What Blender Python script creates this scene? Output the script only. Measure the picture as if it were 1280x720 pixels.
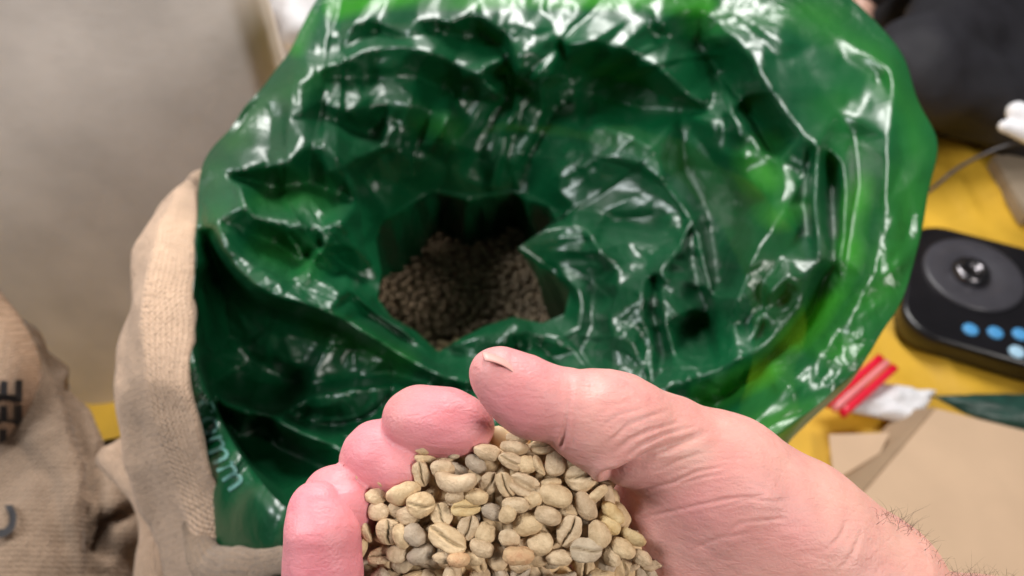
import bpy, math, random
import numpy as np
from mathutils import Vector, Matrix
from mathutils.bvhtree import BVHTree
from mathutils import noise as mn

random.seed(7); rng = np.random.default_rng(7)
for o in list(bpy.data.objects): bpy.data.objects.remove(o)
SC = bpy.context.scene
COL = SC.collection

# ------------------------------------------------------------------ camera, world, lamps, exposure
FPX = 28/36*1280
PITCH = math.radians(50)
CAM = np.array([0., 0., 1.25])
FW = np.array([0, math.cos(PITCH), -math.sin(PITCH)])
UP = np.array([0, math.sin(PITCH), math.cos(PITCH)])
RT = np.array([1., 0, 0])
cd = bpy.data.cameras.new('camera'); cam = bpy.data.objects.new('camera', cd); COL.objects.link(cam)
cam.location = CAM; cam.rotation_euler = (math.radians(90)-PITCH, 0, 0)
cd.lens = 28; cd.sensor_width = 36; cd.clip_start = .02; cd.clip_end = 60
cd.dof.use_dof = True; cd.dof.focus_distance = .236; cd.dof.aperture_fstop = 12
SC.camera = cam
W = bpy.data.worlds.new('World'); SC.world = W; W.use_nodes = True
bgn = W.node_tree.nodes['Background']; bgn.inputs[0].default_value = (.62, .66, .70, 1); bgn.inputs[1].default_value = .075
def area(name, loc, target, size, power, color, sy=None):
    l = bpy.data.lights.new(name, 'AREA'); l.energy = power; l.color = color; l.size = size
    if sy: l.shape = 'RECTANGLE'; l.size_y = sy
    o = bpy.data.objects.new(name, l); COL.objects.link(o); o.location = loc
    d = Vector(target)-Vector(loc); o.rotation_euler = d.to_track_quat('-Z', 'Y').to_euler()
    return o
area('ceiling_and_fill_lamp', (.10, 1.9, 2.35), (0, .45, .8), .40, 50, (1, .98, .95), 1.3)
area('ceiling_and_fill_lamp', (-1.3, .25, 2.3), (.1, .5, .8), .25, 26, (.95, .98, 1), .9)
area('ceiling_and_fill_lamp', (1.2, -.6, 2.0), (.1, .4, .8), .5, 19, (1, .95, .89), .5)  # added fill from front right to light the hand, not a ceiling fixture
SC.view_settings.view_transform = 'Standard'; SC.view_settings.look = 'None'
SC.view_settings.exposure = .38; SC.view_settings.gamma = 1
SC.render.engine = 'CYCLES'
SC.cycles.max_bounces = 7; SC.cycles.transparent_max_bounces = 8

# ------------------------------------------------------------------ helpers
def P(px, py, d):
    px = np.asarray(px, float); py = np.asarray(py, float); d = np.asarray(d, float)
    v = FW + ((px-640)/FPX)[..., None]*RT - ((py-360)/FPX)[..., None]*UP
    return CAM + d[..., None]*v
def PZ(px, py, z):
    v = FW + (px-640)/FPX*RT - (py-360)/FPX*UP
    return CAM + v*((z-CAM[2])/v[2])
def proj(V):
    R = np.asarray(V)-CAM; d = R@FW
    return 640+(R@RT)/d*FPX, 360-(R@UP)/d*FPX, d

def mesh(name, V, F, mat, parent=None, loc=None, smooth=True):
    V = np.asarray(V, float)
    if loc is None: loc = (0, 0, 0) if parent is None else None
    org = np.array(parent['_org']) if parent is not None else np.array(loc)
    me = bpy.data.meshes.new(name)
    F = F if isinstance(F, list) else F.tolist()
    me.from_pydata((V-org).tolist(), [], F)
    me.polygons.foreach_set('use_smooth', [smooth]*len(me.polygons))
    me.update()
    if mat: me.materials.append(mat)
    o = bpy.data.objects.new(name, me); COL.objects.link(o)
    if parent is not None: o.parent = parent
    else: o.location = org
    o['_org'] = [float(a) for a in org]
    return o
def empty(name, loc):
    o = bpy.data.objects.new(name, None); COL.objects.link(o); o.location = loc; o.empty_display_size = .05
    o['_org'] = [float(a) for a in loc]; return o
def tag(o, label=None, cat=None, group=None, kind=None):
    if label: o['label'] = label
    if cat: o['category'] = cat
    if group: o['group'] = group
    if kind: o['kind'] = kind
    return o
def grid_faces(n, m, wrap=False):
    i = np.arange(n-1)[:, None]; j = np.arange(m if wrap else m-1)[None]
    j2 = (j+1) % m
    a = i*m+j; b = i*m+j2; c = (i+1)*m+j2; d = (i+1)*m+j
    return np.stack([a, b, c, d], -1).reshape(-1, 4)
def attr(o, name, vals):
    a = o.data.attributes.new(name, 'FLOAT', 'POINT'); a.data.foreach_set('value', np.asarray(vals, np.float32))
def tube(name, pts, r, mat, parent=None, n=10, loc=None, cap=True):
    pts = [Vector(p) for p in pts]; m = len(pts); rs = r if hasattr(r, '__len__') else [r]*m
    V = []; up = Vector((.13, .2, .97))
    for i, p in enumerate(pts):
        t = (pts[min(i+1, m-1)]-pts[max(i-1, 0)]).normalized()
        a = t.cross(up).normalized(); b = t.cross(a).normalized()
        for k in range(n):
            q = 2*math.pi*k/n; V.append(p+(a*math.cos(q)+b*math.sin(q))*rs[i])
    F = grid_faces(m, n, True).tolist()
    if cap: F += [list(range(n))[::-1], [(m-1)*n+k for k in range(n)]]
    return mesh(name, [list(v) for v in V], F, mat, parent, loc)
def spline(pts, n):
    pts = np.asarray(pts, float); m = len(pts)
    t = np.linspace(0, m-1, n); i = np.clip(t.astype(int), 0, m-2); f = (t-i)[:, None]
    g = lambda k: pts[np.clip(k, 0, m-1)]
    p0, p1, p2, p3 = g(i-1), g(i), g(i+1), g(i+2)
    return .5*((2*p1)+(-p0+p2)*f+(2*p0-5*p1+4*p2-p3)*f**2+(-p0+3*p1-3*p2+p3)*f**3)
def nz(V, s, seed=0, octv=2):
    return np.array([mn.fractal(Vector((v[0]*s+seed, v[1]*s-seed, v[2]*s+.7*seed)), 1.0, 2.0, octv) for v in V])

# materials -----------------------------------------------------------
def mat(name):
    m = bpy.data.materials.new(name); m.use_nodes = True
    nt = m.node_tree; b = nt.nodes['Principled BSDF']; return m, nt, b, nt.nodes, nt.links
def noise_node(nt, scale, detail=4, coord='Object', dist=0, rough=.5, vec=None):
    n = nt.nodes.new('ShaderNodeTexNoise'); n.inputs['Scale'].default_value = scale; n.inputs['Detail'].default_value = detail
    n.inputs['Distortion'].default_value = dist; n.inputs['Roughness'].default_value = rough
    if vec is None:
        tc = nt.nodes.new('ShaderNodeTexCoord'); vec = tc.outputs[coord]
    nt.links.new(vec, n.inputs['Vector']); return n
def ramp(nt, src, stops):
    r = nt.nodes.new('ShaderNodeValToRGB'); e = r.color_ramp.elements
    while len(e) < len(stops): e.new(.5)
    for k, (p, c) in enumerate(stops):
        e[k].position = p; e[k].color = (*c, 1) if len(c) == 3 else c
    nt.links.new(src, r.inputs[0]); return r
def bump(nt, src, dist, strength=1, prev=None):
    b = nt.nodes.new('ShaderNodeBump'); b.inputs['Distance'].default_value = dist; b.inputs['Strength'].default_value = strength
    nt.links.new(src, b.inputs['Height'])
    if prev: nt.links.new(prev.outputs[0], b.inputs['Normal'])
    return b
def plain(name, c, rough=.6, var=.25, scale=20, bd=.0006, metal=0, bscale=None):
    m, nt, b, N, L = mat(name)
    n = noise_node(nt, scale, 5)
    r = ramp(nt, n.outputs[0], [(.3, tuple(x*(1-var) for x in c)), (.7, tuple(min(1, x*(1+var)) for x in c))])
    L.new(r.outputs[0], b.inputs['Base Color']); b.inputs['Roughness'].default_value = rough; b.inputs['Metallic'].default_value = metal
    if bd:
        n2 = noise_node(nt, bscale or scale*6, 4); L.new(bump(nt, n2.outputs[0], bd).outputs[0], b.inputs['Normal'])
    return m

def film_material(name):
    m, nt, b, N, L = mat(name)
    at = N.new('ShaderNodeAttribute'); at.attribute_name = 'thin'
    n = noise_node(nt, 9, 4)
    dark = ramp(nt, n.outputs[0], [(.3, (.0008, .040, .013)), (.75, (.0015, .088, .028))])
    lit_green = N.new('ShaderNodeRGB'); lit_green.outputs[0].default_value = (.055, .34, .03, 1)  # light coming through single film, put into the colour as paler green
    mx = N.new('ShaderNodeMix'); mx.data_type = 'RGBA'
    L.new(at.outputs['Fac'], mx.inputs['Factor']); L.new(dark.outputs[0], mx.inputs[6]); L.new(lit_green.outputs[0], mx.inputs[7])
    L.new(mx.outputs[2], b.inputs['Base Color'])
    b.inputs['Roughness'].default_value = .33; b.inputs['IOR'].default_value = 1.55
    b.inputs['Specular IOR Level'].default_value = .7
    # crinkles: sharp ridged creases in patches
    tc = N.new('ShaderNodeTexCoord')
    v1 = N.new('ShaderNodeTexVoronoi'); v1.feature = 'DISTANCE_TO_EDGE'; v1.inputs['Scale'].default_value = 26
    dn = noise_node(nt, 18, 3, vec=tc.outputs['Object'])
    va = N.new('ShaderNodeVectorMath'); va.operation = 'SCALE'; va.inputs['Scale'].default_value = .06
    L.new(dn.outputs['Color'], va.inputs[0])
    vb = N.new('ShaderNodeVectorMath'); L.new(tc.outputs['Object'], vb.inputs[0]); L.new(va.outputs[0], vb.inputs[1])
    L.new(vb.outputs[0], v1.inputs['Vector'])
    mask = noise_node(nt, 7, 2, vec=tc.outputs['Object'])
    mr = ramp(nt, mask.outputs[0], [(.42, (.06,)*3), (.64, (1,)*3)])
    n3 = noise_node(nt, 90, 2, vec=vb.outputs[0], dist=.6)
    n4 = noise_node(nt, 38, 2, vec=vb.outputs[0], dist=1.2)
    mm = N.new('ShaderNodeMath'); mm.operation = 'MINIMUM'; mm.inputs[1].default_value = .22; L.new(v1.outputs['Distance'], mm.inputs[0])
    b1 = bump(nt, mm.outputs[0], .0028); ck_ = N.new('ShaderNodeAttribute'); ck_.attribute_name = 'crisp'
    mq = N.new('ShaderNodeMath'); mq.operation = 'MULTIPLY'; L.new(mr.outputs[0], mq.inputs[0]); L.new(ck_.outputs['Fac'], mq.inputs[1])
    L.new(mq.outputs[0], b1.inputs['Strength'])
    b2 = bump(nt, n4.outputs[0], .0008, .5, b1)
    b3 = bump(nt, n3.outputs[0], .0012, .8, b2); L.new(mq.outputs[0], b3.inputs['Strength'])
    L.new(b3.outputs[0], b.inputs['Normal'])
    tr = N.new('ShaderNodeBsdfTranslucent'); L.new(mx.outputs[2], tr.inputs[0])
    tcol = N.new('ShaderNodeVectorMath'); tcol.operation = 'SCALE'; tcol.inputs['Scale'].default_value = 2.2; L.new(mx.outputs[2], tcol.inputs[0]); L.new(tcol.outputs[0], tr.inputs[0])
    ms = N.new('ShaderNodeMixShader'); ma = N.new('ShaderNodeMath'); ma.operation = 'MULTIPLY_ADD'; ma.inputs[1].default_value = .30; ma.inputs[2].default_value = .15
    L.new(at.outputs['Fac'], ma.inputs[0]); L.new(ma.outputs[0], ms.inputs[0]); L.new(b.outputs[0], ms.inputs[1]); L.new(tr.outputs[0], ms.inputs[2])
    tp = N.new('ShaderNodeBsdfTransparent'); tp.inputs[0].default_value = (.22, .85, .25, 1)
    ms2 = N.new('ShaderNodeMixShader'); mb = N.new('ShaderNodeMath'); mb.operation = 'MULTIPLY_ADD'; mb.inputs[1].default_value = .22; mb.inputs[2].default_value = .03
    L.new(at.outputs['Fac'], mb.inputs[0]); L.new(mb.outputs[0], ms2.inputs[0]); L.new(ms.outputs[0], ms2.inputs[1]); L.new(tp.outputs[0], ms2.inputs[2])
    L.new(ms2.outputs[0], N['Material Output'].inputs[0])
    return m

def jute_material(name, c, scale=260):
    m, nt, b, N, L = mat(name)
    uv = N.new('ShaderNodeAttribute'); uv.attribute_name = 'wv'
    sep = N.new('ShaderNodeSeparateXYZ'); L.new(uv.outputs['Vector'], sep.inputs[0])
    outs = []
    dn = noise_node(nt, 60, 3)
    for k, (ax, f) in enumerate((('X', scale), ('Y', scale*1.3))):
        a = N.new('ShaderNodeMath'); a.operation = 'MULTIPLY'; a.inputs[1].default_value = f*6.283; L.new(sep.outputs[ax], a.inputs[0])
        d = N.new('ShaderNodeMath'); d.operation = 'MULTIPLY_ADD'; d.inputs[1].default_value = 3.0; L.new(dn.outputs[0], d.inputs[0]); L.new(a.outputs[0], d.inputs[2])
        s = N.new('ShaderNodeMath'); s.operation = 'SINE'; L.new(d.outputs[0], s.inputs[0]); outs.append(s)
    mul = N.new('ShaderNodeMath'); mul.operation = 'MULTIPLY'; L.new(outs[0].outputs[0], mul.inputs[0]); L.new(outs[1].outputs[0], mul.inputs[1])
    ad = N.new('ShaderNodeMath'); ad.operation = 'MULTIPLY_ADD'; ad.inputs[1].default_value = .6; L.new(outs[1].outputs[0], ad.inputs[0]); L.new(mul.outputs[0], ad.inputs[2])
    n = noise_node(nt, 14, 6, rough=.65)
    r = ramp(nt, n.outputs[0], [(.3, tuple(x*.72 for x in c)), (.7, tuple(x*1.2 for x in c))])
    wr = ramp(nt, ad.outputs[0], [(0, (.66, .63, .59)), (.7, (1, 1, 1))])
    mx = N.new('ShaderNodeMix'); mx.data_type = 'RGBA'; mx.blend_type = 'MULTIPLY'; mx.inputs['Factor'].default_value = .8
    L.new(r.outputs[0], mx.inputs[6]); L.new(wr.outputs[0], mx.inputs[7]); L.new(mx.outputs[2], b.inputs['Base Color'])
    b.inputs['Roughness'].default_value = .9
    b.inputs['Sheen Weight'].default_value = .15
    n2 = noise_node(nt, 240, 4)
    L.new(bump(nt, n2.outputs[0], .0016, .9, bump(nt, ad.outputs[0], .0008, .75)).outputs[0], b.inputs['Normal'])
    return m

def skin_material():
    m, nt, b, N, L = mat('skin')
    at = N.new('ShaderNodeAttribute'); at.attribute_name = 'pink'
    cr = ramp(nt, at.outputs['Fac'], [(0, (.64, .365, .295)), (.5, (.66, .305, .285)), (1, (.70, .255, .29))])
    n = noise_node(nt, 55, 5, rough=.6)
    mot = ramp(nt, n.outputs[0], [(.3, (.88, .70, .74)), (.7, (1.0, 1.0, 1.0))])
    mx = N.new('ShaderNodeMix'); mx.data_type = 'RGBA'; mx.blend_type = 'MULTIPLY'; mx.inputs['Factor'].default_value = .8
    L.new(cr.outputs[0], mx.inputs[6]); L.new(mot.outputs[0], mx.inputs[7]); L.new(mx.outputs[2], b.inputs['Base Color'])
    b.inputs['Roughness'].default_value = .48; b.inputs['Specular IOR Level'].default_value = .35
    b.inputs['Subsurface Weight'].default_value = .35; b.inputs['Subsurface Radius'].default_value = (1, .3, .2); b.inputs['Subsurface Scale'].default_value = .003
    tc = N.new('ShaderNodeTexCoord')
    mp = N.new('ShaderNodeMapping'); mp.inputs['Rotation'].default_value = (0, 0, -.5); mp.inputs['Scale'].default_value = (1, 3.2, 3.2); L.new(tc.outputs['Object'], mp.inputs[0])
    n1 = noise_node(nt, 150, 4, vec=mp.outputs[0], dist=.5)
    v = N.new('ShaderNodeTexVoronoi'); v.feature = 'DISTANCE_TO_EDGE'; v.inputs['Scale'].default_value = 700; L.new(tc.outputs['Object'], v.inputs['Vector'])
    L.new(bump(nt, v.outputs['Distance'], .0002, .6, bump(nt, n1.outputs[0], .0006, .55)).outputs[0], b.inputs['Normal'])
    return m

def bean_material(name, c1, c2):
    m, nt, b, N, L = mat(name)
    oi = N.new('ShaderNodeObjectInfo')
    tc = N.new('ShaderNodeTexCoord')
    va = N.new('ShaderNodeVectorMath'); va.operation = 'ADD'; L.new(tc.outputs['Object'], va.inputs[0])
    cb = N.new('ShaderNodeCombineXYZ'); 
    mu = N.new('ShaderNodeMath'); mu.operation = 'MULTIPLY'; mu.inputs[1].default_value = 37; L.new(oi.outputs['Random'], mu.inputs[0]); L.new(mu.outputs[0], cb.inputs[0]); L.new(cb.outputs[0], va.inputs[1])
    n = noise_node(nt, 2.6, 5, vec=va.outputs[0], rough=.6)
    r1 = ramp(nt, n.outputs[0], [(.32, c1), (.68, c2)])
    r2 = ramp(nt, oi.outputs['Random'], [(0, (.84, .82, .80)), (.35, (1, .98, .95)), (.7, (1.0, .96, .84)), (1, (1.0, 1.0, 1.0))])
    mx = N.new('ShaderNodeMix'); mx.data_type = 'RGBA'; mx.blend_type = 'MULTIPLY'; mx.inputs['Factor'].default_value = 1
    L.new(r1.outputs[0], mx.inputs[6]); L.new(r2.outputs[0], mx.inputs[7])
    ga = N.new('ShaderNodeAttribute'); ga.attribute_name = 'groove'
    mg = N.new('ShaderNodeMix'); mg.data_type = 'RGBA'; mg.inputs[7].default_value = (.20, .135, .06, 1)
    L.new(ga.outputs['Fac'], mg.inputs['Factor']); L.new(mx.outputs[2], mg.inputs[6]); L.new(mg.outputs[2], b.inputs['Base Color'])
    b.inputs['Roughness'].default_value = .5; b.inputs['Specular IOR Level'].default_value = .3
    n2 = noise_node(nt, 7, 5, vec=va.outputs[0], rough=.65)
    L.new(bump(nt, n2.outputs[0], .0009, .8).outputs[0], b.inputs['Normal'])
    return m

M_film = film_material('green_film')
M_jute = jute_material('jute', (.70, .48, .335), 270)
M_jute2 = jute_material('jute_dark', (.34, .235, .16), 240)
M_skin = skin_material()
M_nail = plain('nail', (.68, .33, .29), .5, .05, 80, .0001)
M_bean = bean_material('bean', (.50, .355, .215), (.75, .575, .385))
M_beany = bean_material('bean_yellow', (.58, .40, .19), (.70, .54, .31))
M_beano = bean_material('bean_orange', (.58, .33, .19), (.66, .46, .28))
M_beang = bean_material('bean_grey', (.42, .325, .235), (.56, .46, .35))
M_wall = plain('concrete', (.70, .625, .57), .85, .12, 9, .0006, bscale=60)
M_floor = plain('floor', (.22, .18, .15), .8, .2, 8, .001)
M_cloth = plain('yellow_cloth', (.72, .42, .035), .6, .1, 9, .0008)
M_black = plain('black_fabric', (.013, .012, .017), .75, .25, 14, .001)
M_dev = plain('black_plastic', (.009, .008, .010), .28, .2, 20, 0)
M_ring = plain('grey_ring', (.055, .052, .062), .35, .1, 30, 0)
M_steel = plain('steel', (.18, .17, .18), .25, .1, 30, 0, 1)
M_blue = plain('blue_button', (.09, .36, .72), .35, .05, 30, 0)
M_bluel = plain('pale_blue_button', (.42, .66, .85), .35, .05, 30, 0)
M_card = plain('cardboard', (.62, .43, .285), .8, .05, 12, .0002, bscale=120)
M_card_shade = plain('cardboard_shaded', (.40, .28, .18), .85, .08, 12, .0002)  # darker cardboard copy: shade on the side flap put into its colour
M_white = plain('white_paper', (.80, .79, .82), .6, .05, 20, .0008)
M_red = plain('red_plastic', (.75, .006, .035), .35, .05, 20, 0)
M_pink = plain('pink_highlight', (.92, .26, .28), .35, .05, 20, 0)
M_dkg = plain('dark_green_packet', (.015, .06, .045), .4, .3, 30, .001)
M_ink = plain('black_ink', (.02, .018, .02), .8, .3, 60, .0004)
M_let = plain('pale_print', (.10, .23, .20), .35, .25, 60, 0)
M_hair = plain('dark_hair', (.035, .022, .015), .5, .1, 60, 0)
M_wire = plain('grey_wire', (.05, .045, .05), .4, .1, 60, 0)
M_skin2 = plain('skin_far', (.60, .36, .28), .5, .08, 30, .0003)
M_tan = plain('tan_box', (.30, .23, .16), .7, .1, 20, .0004)

# ------------------------------------------------------------------ setting
def sheet(name, x0, x1, y0, y1, z, m, n=2):
    xs = np.linspace(x0, x1, n); ys = np.linspace(y0, y1, n); X, Y = np.meshgrid(xs, ys, indexing='ij')
    return mesh(name, np.stack([X, Y, X*0+z], -1).reshape(-1, 3), grid_faces(n, n), m)
tag(sheet('floor', -5, 5, -2, 7, 0, M_floor), 'grey concrete floor', kind='structure')
# wall: a concrete pier with a rounded right corner and slight unevenness
wx, wy = -.272, .765
pl = []
for x in np.linspace(-2.4, wx-.03, 60): pl.append((x, wy))
for a in np.linspace(-90, 0, 9)[1:]: pl.append((wx-.03+.03*math.cos(math.radians(a)), wy+.03+.03*math.sin(math.radians(a))))
for y in np.linspace(wy+.032, wy+.06, 3): pl.append((wx, y))
for x in np.linspace(wx, -2.4, 20)[1:]: pl.append((x, wy+.06))
pl = np.array(pl); zs = np.linspace(0, 2.6, 70)
V = np.concatenate([np.c_[pl, np.full(len(pl), z)] for z in zs])
V[:, 1] += .004*nz(V, 1.5, 4); V[:, 0] += .002*nz(V, 6, 9)
tag(mesh('wall', V, grid_faces(len(zs), len(pl)), M_wall), 'grey beige concrete wall', kind='structure')
# yellow cloth on the ground, gently wrinkled
n = 170
X, Y = np.meshgrid(np.linspace(-1.2, 2.2, n), np.linspace(-.1, 2.15, n), indexing='ij')
V = np.stack([X, Y, 0*X], -1).reshape(-1, 3)
w = nz(V, 2.2, 3, 3); w2 = nz(V*np.array([1, .35, 1]), 9, 5, 2)
V[:, 2] = .010+.007*np.abs(w)+.012*np.clip(1-np.abs(w2)*5, 0, 1)
V[:, 2] += .02*np.exp(-((V[:, 0]-.80+.25*(V[:, 1]-.9))/.018)**2)*np.exp(-((V[:, 1]-.93)/.16)**2)
tag(mesh('cloth', V, grid_faces(n, n), M_cloth), 'yellow cloth spread wrinkled over the floor under the cooker and box', 'cloth')

# ------------------------------------------------------------------ SDF toolbox
def seg(p, a, b, ra, rb, sq=None):
    a = np.asarray(a); b = np.asarray(b); ab = b-a
    t = np.clip(((p-a)@ab)/max(ab@ab, 1e-12), 0, 1)
    return np.linalg.norm(p-a-t[:, None]*ab, axis=1)-(ra+(rb-ra)*t)
def smin(a, b, k):
    h = np.clip(.5+.5*(b-a)/k, 0, 1); return b+(a-b)*h-k*h*(1-h)
def chain(p, pts, k=.006):
    d = None
    for (a, ra), (b, rb) in zip(pts[:-1], pts[1:]):
        s = seg(p, a, b, ra, rb); d = s if d is None else smin(d, s, k)
    return d
def surface_nets(f, lo, hi, h):
    lo = np.array(lo); nx, ny, nzz = [int(math.ceil(v/h))+1 for v in (np.array(hi)-lo)]
    g = np.stack(np.meshgrid(np.arange(nx), np.arange(ny), np.arange(nzz), indexing='ij'), -1)
    pts = (lo+g.reshape(-1, 3)*h).astype(np.float64)
    D = np.concatenate([f(c) for c in np.array_split(pts, max(1, len(pts)//200000))]).reshape(nx, ny, nzz)
    ins = D < 0
    c = np.zeros((nx-1, ny-1, nzz-1, 3)); cnt = np.zeros((nx-1, ny-1, nzz-1))
    corners = [(i, j, k) for i in (0, 1) for j in (0, 1) for k in (0, 1)]
    sl = lambda A, o: A[o[0]:nx-1+o[0], o[1]:ny-1+o[1], o[2]:nzz-1+o[2]]
    for a in corners:
        for ax in range(3):
            if a[ax] == 0:
                b = list(a); b[ax] = 1; b = tuple(b)
                da, db = sl(D, a), sl(D, b); m = (da < 0) != (db < 0)
                t = np.where(m, da/np.where(da-db == 0, 1, da-db), 0)
                pos = np.array(a, float)*np.ones(m.shape+(3,)); pos[..., ax] = t
                c += np.where(m[..., None], pos, 0); cnt += m
    act = cnt > 0; idx = -np.ones(act.shape, int); idx[act] = np.arange(act.sum())
    V = lo+h*(np.argwhere(act)+c[act]/cnt[act][:, None])
    F = []
    for ax in range(3):
        o1, o2 = [(1, 2), (2, 0), (0, 1)][ax]
        A = ins; sh = [slice(None)]*3; s1 = list(sh); s1[ax] = slice(0, -1); s2 = list(sh); s2[ax] = slice(1, None)
        m = A[tuple(s1)] != A[tuple(s2)]
        for q in np.argwhere(m):
            if q[o1] == 0 or q[o2] == 0 or q[o1] >= idx.shape[o1] or q[o2] >= idx.shape[o2] or q[ax] >= idx.shape[ax]: continue
            e = []
            for (u, v) in ((-1, -1), (0, -1), (0, 0), (-1, 0)):
                r = q.copy(); r[o1] += u; r[o2] += v; e.append(idx[tuple(r)])
            if min(e) < 0: continue
            F.append(e if A[tuple(q)] else e[::-1])
    return V, F
def project(V, f, it=3, e=2e-4):
    V = V.copy()
    for _ in range(it):
        d = f(V); G = np.stack([f(V+np.eye(3)[k]*e)-f(V-np.eye(3)[k]*e) for k in range(3)], 1)/(2*e)
        V -= d[:, None]*G/np.maximum((G**2).sum(1), .25)[:, None]
    return V, G/np.maximum(np.linalg.norm(G, axis=1), 1e-9)[:, None]
def subdiv(V, F):
    F = np.asarray(F); E = np.concatenate([F[:, [0, 1]], F[:, [1, 2]], F[:, [2, 3]], F[:, [3, 0]]]); E.sort(1)
    U, inv = np.unique(E, axis=0, return_inverse=True); inv = inv.reshape(4, -1)
    n0 = len(V); mid = (V[U[:, 0]]+V[U[:, 1]])/2; fc = V[F].mean(1)
    e = inv+n0; c = n0+len(U)+np.arange(len(F))
    NF = np.concatenate([np.stack([F[:, k], e[k], c, e[(k+3) % 4]], 1) for k in range(4)])
    return np.concatenate([V, mid, fc]), NF
def poly_dist(px, py, pts):
    best = np.full(len(px), 1e9); tt = np.zeros(len(px)); p = np.asarray(pts, float); n = len(p)-1
    for i in range(n):
        a, b = p[i], p[i+1]; ab = b-a
        t = np.clip(((px-a[0])*ab[0]+(py-a[1])*ab[1])/(ab@ab+1e-9), 0, 1)
        d = np.hypot(px-a[0]-t*ab[0], py-a[1]-t*ab[1]); m = d < best
        best = np.where(m, d, best); tt = np.where(m, (i+t)/n, tt)
    return best, tt
def bvh_of(o):
    me = o.data; org = Vector(o['_org'])
    return BVHTree.FromPolygons([v.co+org for v in me.vertices], [list(p.vertices) for p in me.polygons])
def ray(bv, px, py):
    d = Vector(P(px, py, 1.)-CAM).normalized(); return bv.ray_cast(Vector(CAM), d)

# ------------------------------------------------------------------ the liner: creased film, real depth
def rim_d(py):                                  # distance to the level plane of the rim
    return .36/(.766+(np.asarray(py, float)-360)/FPX*.643)
GX0, GY0, GX1, GY1, GS = 200, -130, 1210, 800, 2.5
nxg = int((GX1-GX0)/GS)+1; nyg = int((GY1-GY0)/GS)+1
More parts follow.
